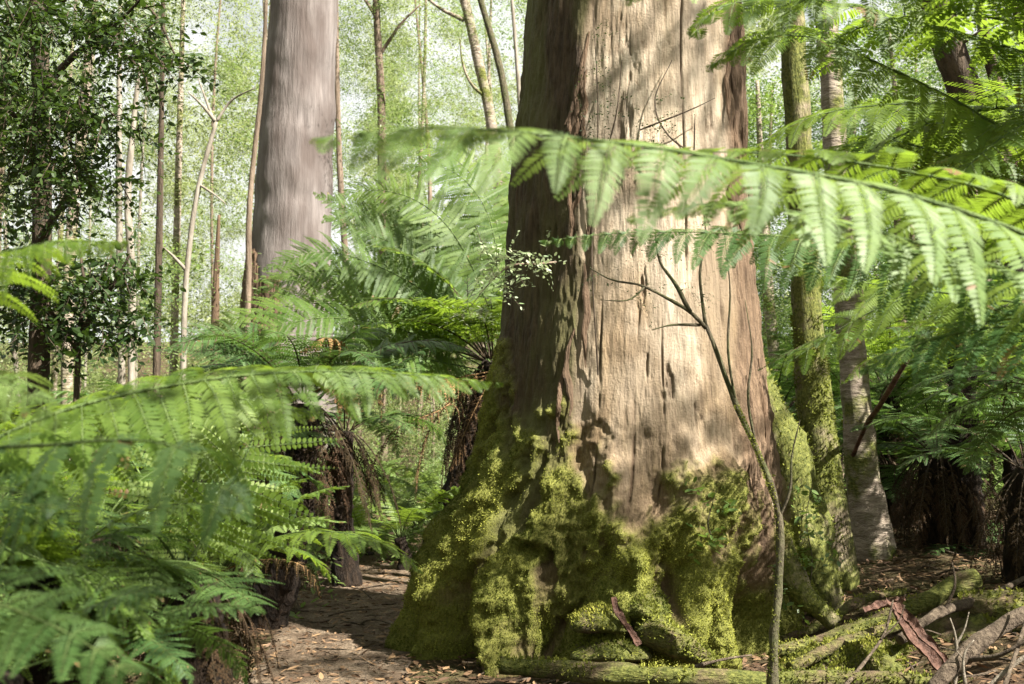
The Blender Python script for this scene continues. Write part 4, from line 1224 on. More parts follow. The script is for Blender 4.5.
fern('shaded tree fern in the dark gap right of the dark stemmed tree fern', at(345, 432, 12.2), n=12, L=1.4, mat='fern_blue', smat='stalk_dark', seed=329, trunk_r=0.12, dead=14, pmin=-0.4, pmax=0.1)
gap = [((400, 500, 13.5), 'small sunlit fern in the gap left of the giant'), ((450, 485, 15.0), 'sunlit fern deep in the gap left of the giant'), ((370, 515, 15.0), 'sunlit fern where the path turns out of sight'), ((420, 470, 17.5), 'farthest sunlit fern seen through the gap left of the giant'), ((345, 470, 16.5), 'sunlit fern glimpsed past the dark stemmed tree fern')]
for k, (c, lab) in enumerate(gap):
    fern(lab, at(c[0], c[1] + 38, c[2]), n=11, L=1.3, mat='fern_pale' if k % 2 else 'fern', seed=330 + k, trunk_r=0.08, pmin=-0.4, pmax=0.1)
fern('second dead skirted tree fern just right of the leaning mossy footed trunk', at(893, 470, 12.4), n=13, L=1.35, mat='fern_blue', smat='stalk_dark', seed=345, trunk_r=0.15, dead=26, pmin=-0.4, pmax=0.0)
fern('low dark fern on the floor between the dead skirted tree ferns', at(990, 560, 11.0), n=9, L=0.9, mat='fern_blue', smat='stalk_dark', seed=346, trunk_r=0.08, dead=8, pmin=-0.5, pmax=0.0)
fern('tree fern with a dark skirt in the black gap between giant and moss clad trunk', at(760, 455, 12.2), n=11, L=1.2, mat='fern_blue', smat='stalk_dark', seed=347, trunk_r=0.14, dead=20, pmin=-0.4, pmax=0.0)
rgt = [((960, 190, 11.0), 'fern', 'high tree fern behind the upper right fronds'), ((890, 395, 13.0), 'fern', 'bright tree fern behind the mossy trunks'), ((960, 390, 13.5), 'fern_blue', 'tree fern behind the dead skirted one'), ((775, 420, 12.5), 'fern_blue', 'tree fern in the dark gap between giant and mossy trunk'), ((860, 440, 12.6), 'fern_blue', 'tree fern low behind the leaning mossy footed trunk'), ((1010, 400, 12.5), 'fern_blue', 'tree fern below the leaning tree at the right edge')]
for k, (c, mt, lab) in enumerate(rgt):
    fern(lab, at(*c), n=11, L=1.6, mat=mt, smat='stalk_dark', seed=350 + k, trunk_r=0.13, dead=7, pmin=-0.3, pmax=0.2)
fern('tree fern under the leaning tree with fronds hanging over the shade', at(1065, 275, 8.0), down(1110, 560, 8.2), n=9, L=1.3, mat='fern', smat='stalk_dark', yaws=(165, 320), seed=357, trunk_r=0.10, dead=3, pmin=-0.3, pmax=0.2)
# fern standing left of the mossy trunks with blue green fronds crossing them
fg = fern('fern between the mossy trunks with a dark frond crossing in front of them', at(1075, 400, 7.6), n=5, L=1.2, mat='fern_blue', smat='stalk_dark', seed=360, yaws=(40, 200), pmin=-0.5, pmax=0.1)
hero_frond(fg, P3([(1075, 395, 7.6), (1010, 345, 7.6), (930, 328, 7.6), (870, 330, 7.5), (815, 340, 7.4), (755, 372, 7.3)]), 'fern_blue', 'stalk_dark', n=19, plen=0.34, K=16, pw=0.065, start=0.12, droop=0.4, seed=361, rad=0.008)
hero_frond(fg, P3([(1075, 397, 7.6), (1020, 365, 7.5), (950, 350, 7.3), (905, 352, 7.2), (870, 360, 7.1), (840, 385, 7.0)]), 'fern', 'stalk_dark', n=17, plen=0.36, K=16, pw=0.07, start=0.12, droop=0.6, seed=362, rad=0.008)
hero_frond(fg, P3([(1075, 397, 7.6), (1030, 345, 7.5), (985, 325, 7.3), (950, 330, 7.2), (925, 320, 7.0), (895, 335, 6.9)]), 'fern', 'stalk_dark', n=17, plen=0.36, K=16, pw=0.07, start=0.12, droop=0.6, seed=363, rad=0.008)


# ------------------------------------------------------------------ forest behind
def crown_unit(k, nc, ll, lw, zflat=1.0, spray=0.34, ns=22, lv=9, rad=0.30, hang=0.35):
    r = np.random.default_rng(500 + k)
    d = nrm(r.normal(0, 1, (nc, 3)))
    c = d * (r.random(nc) ** 0.4)[:, None] * [0.8, 0.8, 0.85 * zflat]
    return sprays(c, r.uniform(rad * 0.6, rad * 1.1, nc), ns, spray, lv, ll, lw, 520 + k, hang)


CR = {}
for k in range(4):
    CR['gum%d' % k] = crown_unit(k, 18, 0.052, 0.017, 1.0, ns=22, spray=0.40)
for k in range(3):
    CR['bush%d' % k] = crown_unit(10 + k, 18, 0.050, 0.025, 0.8, hang=0.2, ns=26, spray=0.40)
_cm = {}


def crown_part(root, key, mat, loc, scale, name='crown', rot=0.0):
    if (key, mat) not in _cm:
        lv, tw = CR[key]
        o = mk(name, lv[0], lv[1], M[mat], tint=lv[2], local=True)
        _cm[(key, mat)] = o.data
        bpy.data.objects.remove(o)
    o = bpy.data.objects.new(name, _cm[(key, mat)])
    COL.objects.link(o)
    o.parent = root
    o.location = tuple(loc)
    o.scale = tuple(scale)
    o.rotation_euler = (0, 0, rot)
    return o


def bg_tree(label, pts, radii, mat, crowns, cmat, limbs=(), group=None, seed=0, name='background_tree', cat='tree'):
    root = limb_tree(name, label, pts, radii, mat, limbs, seg=9, rough=0.12, group=group, seed=seed, cat=cat)
    b = np.array(root.location)
    r = np.random.default_rng(seed)
    for (c, sc) in crowns:
        keys = [k for k in CR if k.startswith('bush' if cmat in ('shrub', 'deep') else 'gum')]
        crown_part(root, keys[int(r.integers(len(keys)))], cmat, np.array(c) - b, sc, rot=r.uniform(0, 6))
    return root


def px(w, Y):
    return w * Y / F


bg_tree('pale forked sapling with bare twigs standing left of the tall gum', [down(184, 400, 17), at(184, 330, 17), at(188, 260, 17), at(198, 190, 17), at(216, 122, 17)], [px(3.6, 17), px(3.2, 17), px(3, 17), px(2.6, 17), px(2.2, 17)], 'pale_trunk', [], 'gum',
        [(P3([(216, 122, 17), (232, 100, 17), (255, 88, 16.8)]), [px(1.7, 17), px(1.2, 17), px(.5, 17)]), (P3([(216, 122, 17), (202, 105, 17), (188, 92, 17)]), [px(2.2, 17), px(1.6, 17), px(.6, 17)]), (P3([(215, 124, 17), (206, 100, 17.1), (198, 78, 17.2)]), [px(1.6, 17), px(1.2, 17), px(.5, 17)]),
         (P3([(200, 185, 17), (215, 195, 16.8), (226, 204, 16.7)]), [px(1.4, 17), px(1, 17), px(.5, 17)]), (P3([(186, 270, 17), (172, 255, 16.9), (160, 245, 16.8)]), [px(2, 17), px(1.4, 17), px(.6, 17)])], name='forked_sapling')
bg_tree('thin straight dark trunk just left of the pale forked sapling', [down(157, 400, 15.5), at(158, 300, 15.5), at(160, 200, 15.5), at(162, 80, 15.5), at(164, -60, 15.5)], [px(4.5, 15.5), px(4, 15.5), px(3.5, 15.5), px(2.6, 15.5), px(2, 15.5)], 'dark_trunk', [(at(166, -130, 15.5), (1.6, 1.6, 1.5))], 'gum')
bg_tree('wattle tree with feathery foliage right behind the tall gum', [down(384, 420, 26), at(383, 300, 26), at(382, 200, 26), at(381, 100, 26), at(376, 0, 26), at(374, -120, 26)], [px(5, 26), px(4.5, 26), px(4.5, 26), px(4.2, 26), px(3.5, 26), px(2.2, 26)], 'brown_trunk',
        [(at(350, 75, 26.4), (1.3, 1.3, 1.0)), (at(430, 70, 26.4), (1.2, 1.2, 0.9)), (at(460, 130, 27), (1.1, 1.1, 0.8)), (at(425, 160, 27.5), (1.2, 1.2, 0.8)), (at(365, 15, 26.4), (1.2, 1.2, 0.9)), (at(400, 45, 26.6), (1.1, 1.1, 0.8)), (at(400, 110, 27), (1.2, 1.0, 0.7)), (at(340, 150, 27), (0.9, 0.9, 0.7)), (at(380, -60, 26), (1.6, 1.6, 1.2))], 'gum_green',
        [(P3([(378, 20, 26), (362, -5, 26), (345, -30, 26)]), [px(2, 26), px(1.5, 26), px(1, 26)]), (P3([(380, 55, 26), (400, 25, 26), (420, 5, 26)]), [px(2, 26), px(1.5, 26), px(.7, 26)])])
bg_tree('slanting mottled pale trunk left of the giant top', [down(516, 420, 25), at(506, 250, 25), at(492, 130, 25), at(478, 60, 25), at(462, -10, 25), at(440, -100, 25)], [px(7, 25), px(6.5, 25), px(6, 25), px(5.5, 25), px(5, 25), px(4, 25)], 'part_mossy', [(at(430, -130, 25), (1.8, 1.8, 1.4))], 'gum_green',
        [(P3([(464, 20, 25), (440, 8, 25), (415, -12, 25)]), [px(2.5, 25), px(1.6, 25), px(1, 25)]), (P3([(486, 98, 25), (470, 82, 24.8), (462, 60, 24.7), (460, 38, 24.7)]), [px(2, 25), px(1.4, 25), px(1, 25), px(.6, 25)])])
bg_tree('slanting olive trunk closest to the left edge of the giant', [down(530, 420, 24), at(522, 230, 24), at(508, 115, 24), at(498, 60, 24), at(478, -10, 24), at(462, -90, 24)], [px(5, 24), px(5, 24), px(4.2, 24), px(4, 24), px(3.4, 24), px(2.5, 24)], 'sapling', [(at(480, -110, 24), (1.7, 1.7, 1.3)), (at(478, 25, 25), (0.7, 0.7, 0.5))], 'gum_green')
bg_tree('pale broken trunk left of the thin dark one', [down(132, 420, 19), at(132, 300, 19), at(128, 200, 19), at(132, 140, 19), at(140, 60, 19)], [px(3.5, 19), px(3.5, 19), px(4, 19), px(3.4, 19), px(2, 19)], 'pale_trunk', [(at(140, -20, 19), (1.5, 1.5, 1.2))], 'gum')
bg_tree('pale leaning trunk seen through the myrtle leaves', [down(70, 420, 16), at(68, 320, 16), at(72, 230, 16), at(82, 130, 16), at(92, 20, 16), at(100, -80, 16)], [px(6, 16), px(6, 16), px(6, 16), px(5.5, 16), px(5, 16), px(4, 16)], 'part_mossy', [(at(95, -100, 16), (2.0, 2.0, 1.5))], 'gum')
bg_tree('rust brown dead trunk in the thicket left of the gum', [down(214, 420, 21), at(215, 330, 21), at(217, 260, 21), at(219, 215, 21)], [px(5, 21), px(4.5, 21), px(4, 21), px(1.5, 21)], 'gum_base', [], 'gum', name='dead_tree')
bg_tree('brown thin trunk beside the left side of the tall gum', [down(243, 420, 19.5), at(248, 300, 19.5), at(250, 200, 19.5), at(262, 80, 19.5), at(268, -40, 19.5)], [px(4, 19.5), px(3.5, 19.5), px(3, 19.5), px(2.5, 19.5), px(1.6, 19.5)], 'brown_trunk', [(at(268, -80, 19.5), (1.6, 1.6, 1.4))], 'gum_green')

# the sunny forest: trees ranked from left to right
r_ = np.random.default_rng(77)
NB = 22
xs_ = np.linspace(-60, 560, NB) + r_.uniform(-14, 14, NB)
for k in range(NB):
    Y = float(r_.uniform(24, 46)) if k % 2 else float(r_.uniform(22, 32))
    x = xs_[k]
    b_ = down(x, 400, Y)
    h_ = r_.uniform(9, 15) * Y / 30 + 2
    lean = r_.normal(0, 0.5)
    top = b_ + np.array([lean, r_.normal(0, 0.4), h_])
    mid = (b_ + top) / 2 + np.array([r_.normal(0, 0.25), 0, 0])
    tr_ = r_.uniform(0.045, 0.11)
    cmat = 'gum' if r_.random() < 0.6 else 'gum_green'
    crs = []
    for q in range(3):
        t = 0.30 + 0.30 * q + r_.uniform(-0.06, 0.06)
        c = b_ * (1 - t) + top * t + np.array([r_.normal(0, 0.8), r_.normal(0, 0.8), 0])
        s_ = r_.uniform(1.4, 2.4) * (1.1 - 0.35 * abs(t - 0.55))
        crs.append((c, (s_, s_, s_ * r_.uniform(0.7, 1.0))))
    mt = ['pale_trunk', 'brown_trunk', 'part_mossy'][int(r_.integers(3))]
    kind = {'pale_trunk': 'pale', 'brown_trunk': 'brown', 'part_mossy': 'grey'}[mt]
    tone = 'olive' if cmat == 'gum' else 'green'
    bg_tree('slim %s trunked tree with loose %s leaves, %s from left in far wood' % (kind, tone, ORD[k]), [b_, mid, top], [tr_, tr_ * 0.8, tr_ * 0.3], mt, crs, cmat, group='trees in the sunny wood', seed=600 + k)

NS = 16
xs_ = np.linspace(-40, 540, NS) + r_.uniform(-10, 10, NS)
for k in range(NS):
    Y = float(r_.uniform(15.5, 26))
    b_ = down(xs_[k], 400, Y)
    h_ = r_.uniform(1.6, 3.2)
    cmat = 'gum' if r_.random() < 0.55 else 'gum_green'
    s_ = r_.uniform(0.9, 1.5)
    bg_tree('%s thicket bush, %s from the left below the sunny wood' % ('pale olive' if cmat == 'gum' else 'fresh green', ORD[k]), [b_, b_ + [0.05, 0, h_ * 0.6], b_ + [r_.normal(0, 0.2), 0, h_]], [0.04, 0.03, 0.01], 'brown_trunk',
            [(b_ + [0, 0, h_ * 0.62], (s_, s_, h_ * 0.55)), (b_ + [r_.normal(0, 0.6), 0.3, h_ * 0.4], (s_ * 0.8, s_ * 0.8, h_ * 0.45))], cmat, group='bushes below the sunny wood', seed=640 + k, name='bush', cat='bush')

# denser green understorey right of the giant
NR = 18
xs_ = np.linspace(725, 1090, NR) + r_.uniform(-10, 10, NR)
for k in range(NR):
    Y = float(r_.uniform(14, 20)) if k % 2 else float(r_.uniform(20, 30))
    b_ = down(xs_[k], 400, Y)
    h_ = r_.uniform(4.5, 7.5) * Y / 18
    top = b_ + np.array([r_.normal(0, 0.4), 0, h_])
    tr_ = r_.uniform(0.05, 0.11)
    crs = []
    for q in range(6):
        t = 0.08 + 0.17 * q + r_.uniform(-0.05, 0.05)
        s_ = r_.uniform(0.9, 1.5) * Y / 18
        crs.append((b_ * (1 - t) + top * t + np.array([r_.normal(0, 0.6), r_.normal(0, 0.5), 0]), (s_, s_, s_ * 0.8)))
    bg_tree('leafy green understorey tree, %s from the left between the giant and the right edge' % ORD[k], [b_, (b_ + top) / 2 + [r_.normal(0, 0.15), 0, 0], top], [tr_, tr_ * 0.8, tr_ * 0.3], 'brown_trunk' if k % 3 else 'part_mossy', crs, 'shrub' if k % 2 else 'deep', group='understorey trees on the right', seed=680 + k, name='understorey_tree')

# the far wood that closes the view
c_, cr_ = [], []
for k in range(120):
    y = r_.uniform(46, 112)
    x = r_.uniform(-0.58, 0.58) * y
    g_ = H(x, y)
    h_ = r_.uniform(14, 24) + 0.20 * (y - 46)
    w_ = r_.uniform(1.8, 3.6)
    for q in range(14):
        t = r_.uniform(0.08, 1.0)
        a = r_.uniform(0, 6.283)
        e_ = w_ * (1.15 - 0.8 * t) * r_.random() ** 0.5
        c_.append((x + math.cos(a) * e_, y + math.sin(a) * e_, g_ + t * h_))
        cr_.append(r_.uniform(0.7, 1.7))
for k in range(240):
    y = r_.uniform(38, 62)
    x = r_.uniform(-0.58, 0.58) * y
    c_.append((x, y, H(x, y) + 4.0 * r_.random() ** 1.3))
    cr_.append(r_.uniform(0.6, 1.4))
lv, tw = sprays(np.array(c_), np.array(cr_), 70, 0.9, 9, 0.18, 0.075, 90, 0.3)
o = mk('far_woods', lv[0], lv[1], M['gum'], tint=lv[2])
tag(o, 'far sunlit wood closing the view up the slope', 'woods')
o['kind'] = 'stuff'


c_ = []
for _ in range(440):
    y = 14.0 + 36 * r_.random() ** 1.3
    x = r_.uniform(-0.62, 0.62) * y
    c_.append((x, y, H(x, y) + r_.uniform(0.1, 0.7)))
for _ in range(90):
    y = r_.uniform(9.5, 17)
    x = r_.uniform(-0.60, -0.20) * y
    c_.append((x, y, H(x, y) + r_.uniform(0.05, 0.45)))
lv, tw = sprays(np.array(c_), r_.uniform(0.35, 0.9, len(c_)), 44, 0.45, 8, 0.12, 0.05, 91, 0.15)
o = mk('undergrowth', lv[0], lv[1], M['gum_green'], tint=lv[2])
tag(o, 'tangled pale undergrowth covering the slope behind', 'undergrowth')
o['kind'] = 'stuff'

# ------------------------------------------------------------------ forest floor
def log(name, label, pts, rad, mat, seed, tuft=0, parts=(), cat='log', seg=22, rough=0.42, rs=5.0, flat=1.0):
    Pw = np.array(pts)
    b = Pw.mean(0)
    root = thing(name, label, cat, b)
    n = max(16, int(np.linalg.norm(Pw[-1] - Pw[0]) * 24))
    V, Fq = tube(Pw - b, rad, seg, n, rough, rs, seed, flat=flat)
    mk('stem', V, Fq, M[mat], root, local=True, smooth=True)
    if tuft:
        r = np.random.default_rng(seed)
        sel = r.integers(0, len(V), tuft)
        cpt = spline(Pw - b, n)
        ci = np.clip(sel // seg - 1, 0, n - 1)
        nq = nrm(V[sel] - cpt[ci])
        ok = (nq[:, 2] > -0.1) & (fbm((V[sel] + b) * 5, 3, seed) > -0.15)
        sel, nq = sel[ok], nq[ok]
        B = V[sel] + r.normal(0, 0.008, (len(sel), 3))
        D = nrm(nq + r.normal(0, 0.5, nq.shape))
        W = nrm(np.cross(D, r.normal(0, 1, D.shape)))
        L = r.uniform(0.010, 0.026, len(sel))
        Vb, Fb = blades(B, D, W, L, L * 0.45, 0.2)
        o = mk('moss', Vb, Fb, M['mosstuft'], root, local=True, tint=np.repeat(np.clip(0.55 + fbm(B * 6, 2, 6) + r.uniform(-.2, .2, len(B)), 0, 1), 6))
        o['kind'] = 'stuff'
    for (lp, lr) in parts:
        V, Fq = tube(np.array(lp) - b, lr, 7, 18, 0.15, 8, seed)
        mk('twig', V, Fq, M[mat], root, local=True, smooth=True)
    return root


log('fallen_log', 'short mossy fallen log lying in front of the giant foot', P3([(500, 665, 7.15), (570, 671, 7.1), (650, 676, 7.05), (765, 682, 7.0)]), [0.055, 0.068, 0.072, 0.06], 'log', 3, 4500)
log('fallen_log', 'low mossy log at the bottom edge right of the thin sapling', P3([(770, 680, 7.05), (850, 679, 7.1), (930, 682, 7.1), (1000, 690, 7.05)]), [0.05, 0.052, 0.045, 0.03], 'log', 5, 3000)
log('fallen_branch', 'long mossy branch rising from the floor to a blunt end at the right', P3([(775, 652, 8.0), (830, 638, 8.1), (900, 612, 8.2), (975, 576, 8.3)]), [0.035, 0.05, 0.06, 0.075], 'log', 7, 1500, cat='branch')
log('fallen_branch', 'mossy branch angled over the mound below the leaning trunk', P3([(790, 668, 7.6), (850, 640, 7.8), (890, 628, 7.9), (915, 620, 8.0)]), [0.04, 0.045, 0.04, 0.03], 'log', 8, 1200, cat='branch')
log('mossy_log', 'thick moss covered log end at the right edge', P3([(960, 605, 8.2), (1000, 612, 8.1), (1060, 640, 8.0)]), [0.10, 0.16, 0.17], 'log', 9, 6000)
log('fallen_branch', 'grey bare branch crossing the bottom right corner', P3([(930, 690, 6.7), (970, 650, 6.8), (1010, 622, 6.9), (1060, 600, 7.0)]), [0.03, 0.05, 0.045, 0.04], 'dead_wood', 10, 0, [(P3([(960, 660, 6.8), (1000, 655, 6.6), (1040, 630, 6.5)]), [0.02, 0.014, 0.008])], cat='branch')
log('dead_stick', 'forked upright grey twig standing in the debris', P3([(954, 690, 6.9), (957, 660, 6.9), (955, 635, 6.9), (950, 618, 6.9)]), [0.012, 0.011, 0.008, 0.004], 'grey_wood', 11, 0, [(P3([(956, 645, 6.9), (964, 630, 6.9), (969, 612, 6.9)]), [0.008, 0.006, 0.003])], cat='stick', seg=8)
log('dead_stick', 'bent grey twig just right of the forked upright one', P3([(966, 690, 6.7), (963, 665, 6.7), (966, 650, 6.7), (974, 640, 6.7)]), [0.010, 0.009, 0.007, 0.003], 'grey_wood', 12, 0, [(P3([(964, 660, 6.7), (956, 650, 6.7)]), [0.005, 0.002])], cat='stick', seg=8)
log('dead_stick', 'long thin grey stick slanting out of the bottom right corner', P3([(985, 690, 6.5), (1020, 660, 6.5), (1060, 640, 6.5)]), [0.014, 0.012, 0.01], 'grey_wood', 13, cat='stick', seg=8)
log('dead_stick', 'thin dark stick crossing the corner branch', P3([(1000, 700, 6.3), (1020, 640, 6.6), (1035, 590, 6.8)]), [0.014, 0.012, 0.008], 'dead_wood', 14, cat='stick', seg=8)
log('red_stalk', 'rusty brown dead frond stalk propped between the mossy trunks and the shaded fern', P3([(853, 455, 10.62), (866, 426, 10.2), (882, 402, 9.7), (898, 375, 9.4), (918, 342, 9.2)]), [0.02, 0.026, 0.024, 0.018], 'red_bark', 15, cat='stalk', seg=8)
log('red_stalk', 'thin brown stalk slanting at the upper right edge', P3([(985, 222, 6.0), (1005, 185, 6.0), (1030, 140, 6.0)]), [0.012, 0.012, 0.010], 'red_bark', 16, cat='stalk', seg=8)
log('fallen_branch', 'brown leaning trunk piece at the right edge above the shaded ferns', P3([(985, 330, 8.6), (1000, 300, 8.5), (1015, 270, 8.4), (1040, 225, 8.3)]), [0.05, 0.06, 0.06, 0.05], 'fern_trunk', 17, cat='branch')


log('fallen_branch', 'mossy branch lying low between the thin sapling and the mossy mound', P3([(782, 640, 8.4), (820, 625, 8.6), (862, 600, 8.9), (905, 592, 9.1)]), [0.03, 0.04, 0.04, 0.02], 'log', 21, 900, cat='branch')
log('fallen_branch', 'knobbly dark branch end poking up behind the blunt mossy branch', P3([(900, 640, 7.6), (940, 612, 7.9), (985, 598, 8.2), (1030, 575, 8.5)]), [0.03, 0.035, 0.03, 0.015], 'dead_wood', 22, 0, [(P3([(945, 610, 7.9), (955, 585, 7.9), (952, 562, 7.95)]), [0.014, 0.01, 0.004])], cat='branch')
log('dead_stick', 'crooked brown stick leaning against the mossy mound', P3([(842, 690, 7.0), (870, 655, 7.2), (885, 632, 7.35), (893, 600, 7.4)]), [0.013, 0.012, 0.010, 0.004], 'dead_wood', 23, 0, [(P3([(880, 640, 7.3), (898, 622, 7.3), (905, 605, 7.3)]), [0.007, 0.005, 0.002])], cat='stick', seg=8)
log('dead_stick', 'short brown stick lying between the fallen log and the giant foot', P3([(690, 668, 7.3), (720, 660, 7.35), (752, 655, 7.4)]), [0.012, 0.012, 0.007], 'dead_wood', 24, cat='stick', seg=8)


def bark_sheet(label, pts, w, seed):
    """curled sheet of shed bark"""
    Pw = spline(np.array(pts), 30)
    b = Pw.mean(0)
    r = np.random.default_rng(seed)
    T = nrm(np.gradient(Pw, axis=0))
    S = nrm(np.cross(T, [0, -0.4, 1.0]))
    N = np.cross(S, T)
    us = np.linspace(-1, 1, 12)
    ww = w * (0.6 + 0.4 * np.sin(np.linspace(0.2, 2.9, 30))) * (1 + 0.2 * r.normal(0, 1, 30).cumsum() * 0.15)
    cu = 1.2
    V = Pw[:, None] + S[:, None] * (np.sin(us * cu) / cu)[None, :, None] * ww[:, None, None] + N[:, None] * ((1 - np.cos(us * cu)) / cu)[None, :, None] * ww[:, None, None]
    V = V + S[:, None] * (0.03 * fbm(V * [9, 9, 9], 3, seed))[..., None] + N[:, None] * (0.02 * fbm(V * 22, 3, seed + 5))[..., None]
    V2 = V - N[:, None] * 0.006
    n = V.shape[0]

    def grid(off, flip):
        i = np.arange(n - 1)[:, None] * 12 + off
        j = np.arange(11)[None]
        q = np.stack([i + j, i + j + 1, i + 13 + j, i + 12 + j], -1).reshape(-1, 4)
        return q[:, ::-1] if flip else q
    o = mk('bark_strip', np.concatenate([V.reshape(-1, 3), V2.reshape(-1, 3)]), np.vstack([grid(0, False), grid(n * 12, True)]), M['red_bark'], loc=b, smooth=True)
    return tag(o, label, 'bark')


bark_sheet('broad reddish strip of shed bark propped on the mossy mound', P3([(893, 602, 7.6), (903, 622, 7.4), (918, 645, 7.3), (940, 672, 7.2)]), 0.085, 1)
bark_sheet('narrow reddish bark strip beside the broad one', P3([(896, 604, 7.5), (915, 630, 7.2), (935, 650, 7.1), (950, 668, 7.05)]), 0.04, 2)
bark_sheet('short reddish bark piece lying on the slope near the mossy footed trunk', P3([(865, 612, 7.8), (885, 606, 7.8), (905, 600, 7.7)]), 0.05, 3)
bark_sheet('long brown bark strip hanging by the mossy ledges of the giant', P3([(612, 598, 7.5), (622, 620, 7.42), (640, 645, 7.35)]), 0.035, 4)


def mound(label, c, rx, ry, h, seed, tuft=7000):
    c = np.array(c, float)
    g = H(c[0], c[1]) - 0.08
    c[2] = g
    a = np.linspace(-1, 1, 90)
    X, Y = np.meshgrid(a, a)
    rr = np.sqrt(X ** 2 + Y ** 2)
    q = np.stack([X * rx + c[0], Y * ry + c[1], X * 0], -1)
    Z = h * np.clip(1 - rr ** 2, -0.3, 1) * (1 + 0.7 * fbm(q * 3, 4, seed)) + 0.05 * fbm(q * 9, 3, seed + 1) * (rr < 1)
    V = np.stack([X * rx, Y * ry, Z], -1)
    i = np.arange(89)[:, None] * 90
    j = np.arange(89)[None]
    Fq = np.stack([i + j, i + j + 1, i + 91 + j, i + 90 + j], -1).reshape(-1, 4)
    root = thing('mossy_mound', label, 'mound', c)
    mk('earth', V.reshape(-1, 3), Fq, M['log'], root, local=True, smooth=True)
    r = np.random.default_rng(seed)
    Vf = V.reshape(-1, 3)
    m = fbm((Vf + c) * 3.5, 3, seed + 3) + 0.05
    pk = np.nonzero((m > -0.05) & (rr.ravel() < 0.95))[0]
    sel = r.choice(pk, tuft)
    B = Vf[sel] + r.normal(0, 0.008, (tuft, 3))
    D = nrm(np.array([0, -0.2, 1.0]) + r.normal(0, 0.5, B.shape))
    W = nrm(np.cross(D, r.normal(0, 1, D.shape)))
    L = r.uniform(0.012, 0.03, tuft)
    Vb, Fb = blades(B, D, W, L, L * 0.45, 0.2)
    o = mk('moss', Vb, Fb, M['mosstuft'], root, local=True, tint=np.repeat(np.clip(0.5 + fbm(B * 6, 2, 6) + r.uniform(-.2, .2, tuft), 0, 1), 6))
    o['kind'] = 'stuff'


mound('low mossy mound with bark strips at the lower right', at(865, 660, 7.9), 0.62, 0.5, 0.20, 3, 9000)
mound('mossy mound under the thick log at the right edge', at(990, 640, 8.2), 0.5, 0.45, 0.22, 4, 6000)


def small_plant(label, pts, n, seed):
    b = np.array(pts[0])
    root = thing('seedling', label, 'plant', b)
    V, Fq = tube(np.array(pts) - b, [0.006, 0.005, 0.002], 6, 20)
    mk('stem', V, Fq, M['sapling'], root, local=True)
    lv, tw = sprays(spline(np.array(pts), 6)[1:], 0.12, n, 0.16, 6, 0.075, 0.034, seed, 0.15)
    mk('leaves', lv[0] - b, lv[1], M['shrub'], root, local=True, tint=lv[2])


small_plant('leafy seedling with pointed leaves at the foot of the moss clad trunk', P3([(808, 600, 8.6), (812, 560, 8.6), (806, 520, 8.6), (812, 488, 8.6)]), 5, 1)
small_plant('small leafy seedling lower left of the other seedling', P3([(792, 610, 8.4), (788, 588, 8.4), (783, 566, 8.4), (790, 550, 8.4)]), 4, 2)
small_plant('slight pale seedling growing from the moss on the right face of the giant', P3([(716, 545, 7.75), (708, 525, 7.7), (712, 505, 7.7), (716, 490, 7.7)]), 3, 3)

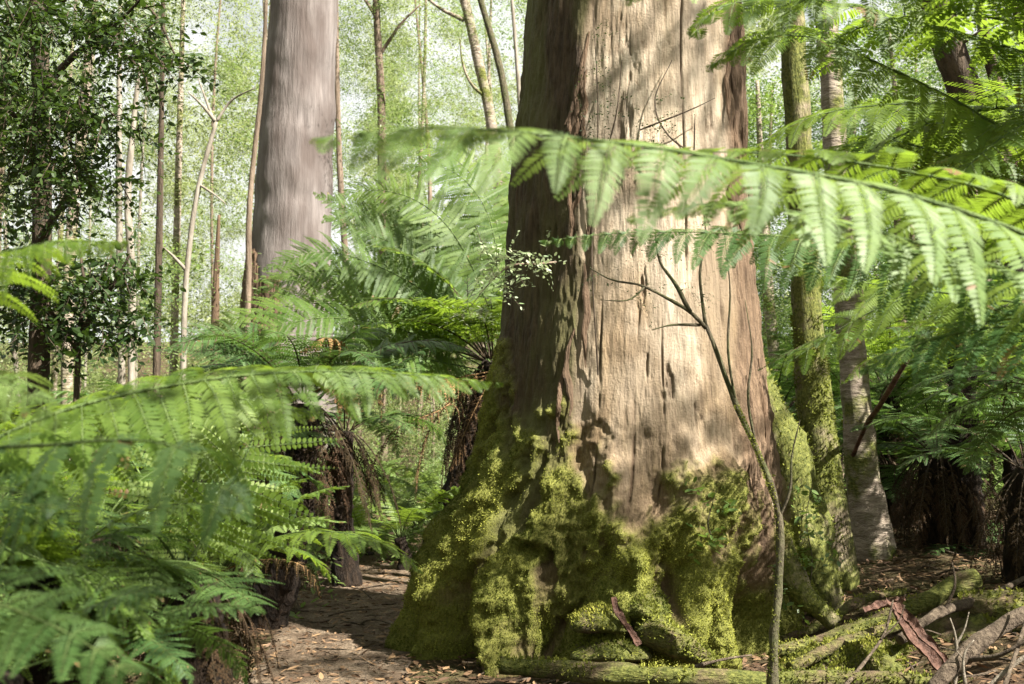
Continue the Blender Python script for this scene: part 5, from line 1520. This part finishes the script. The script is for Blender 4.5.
# leaf litter
r_ = np.random.default_rng(9)
n = 42000
X = r_.uniform(-4.5, 5.0, n)
Y = 3.5 + 11 * r_.random(n) ** 1.3
pd = np.abs(X + 1.25 + 0.05 * (Y - 7))
keep = (pd > 0.55) | (r_.random(n) < 0.65)
X, Y = X[keep], Y[keep]
n = len(X)
B = np.stack([X, Y, height(X, Y) + r_.uniform(0.015, 0.035, n)], -1)
a = r_.uniform(0, 6.283, n)
D = nrm(np.stack([np.cos(a), np.sin(a), r_.normal(0.05, 0.25, n)], -1))
W = nrm(np.cross(D, np.array([0, 0, 1.0]) + r_.normal(0, 0.35, D.shape)))
L = r_.uniform(0.03, 0.10, n)
V, Fq = blades(B, D, W, L, L * r_.uniform(0.12, 0.4, n), 0.15)
o = mk('leaf_litter', V, Fq, M['litter'], tint=np.repeat(r_.random(n) ** 1.6, 6))
tag(o, 'brown fallen leaves and twigs strewn over the forest floor', 'leaf litter')
o['kind'] = 'stuff'

# small sticks
parts = []
for k in range(420):
    y = 5.5 + 6.5 * r_.random()
    x = r_.uniform(-0.4, 4.2) if k % 4 else r_.uniform(-3.5, 0.3)
    L_ = r_.uniform(0.12, 0.55)
    a = r_.uniform(0, 6.283)
    d = np.array([math.cos(a), math.sin(a), r_.normal(0.06, 0.12)])
    p0 = np.array([x, y, H(x, y) + 0.02])
    mid_ = p0 + d * L_ * 0.5 + r_.normal(0, 0.02, 3)
    rd = r_.uniform(0.003, 0.010)
    Vt, Ft = tube([p0, mid_, p0 + d * L_], [rd, rd * 0.9, rd * 0.4], 5, 7)
    parts.append((Vt, Ft, np.full(len(Vt), 0.0)))
V, Fq, T_ = join(*parts)
o = mk('fallen_twigs', V, Fq, M['dead_wood'])
tag(o, 'thin dead twigs scattered over the leaf litter', 'twigs')
o['kind'] = 'stuff'




# unseen woods added behind the camera and to both sides to dim the sky
c_, cr_ = [], []
while len(c_) < 620:
    a = r_.uniform(0, 6.283)
    d = r_.uniform(9, 26)
    x, y = d * math.sin(a), 4 + d * math.cos(a)
    z = H(x, y) + r_.uniform(1.0, 20.0)
    v = np.array([x, y - 5, z])
    if y > 3 and abs(x) < 0.62 * y + 3.5:
        continue                      # keep the view open
    if y > 9 and x > 0:
        pass
    vn = v / np.linalg.norm(v)
    if float(vn @ SUN) > 0.74:
        continue                      # gap left open for the sun
    c_.append((x, y, z))
    cr_.append(r_.uniform(0.8, 1.8))
lv, tw = sprays(np.array(c_), np.array(cr_), 26, 0.9, 9, 0.26, 0.12, 95, 0.3)
o = mk('sky_screen_woods', lv[0], lv[1], M['shrub'], tint=lv[2])
tag(o, 'unseen leafy woods added around the path to hold back sky light', 'woods')
o['kind'] = 'stuff'
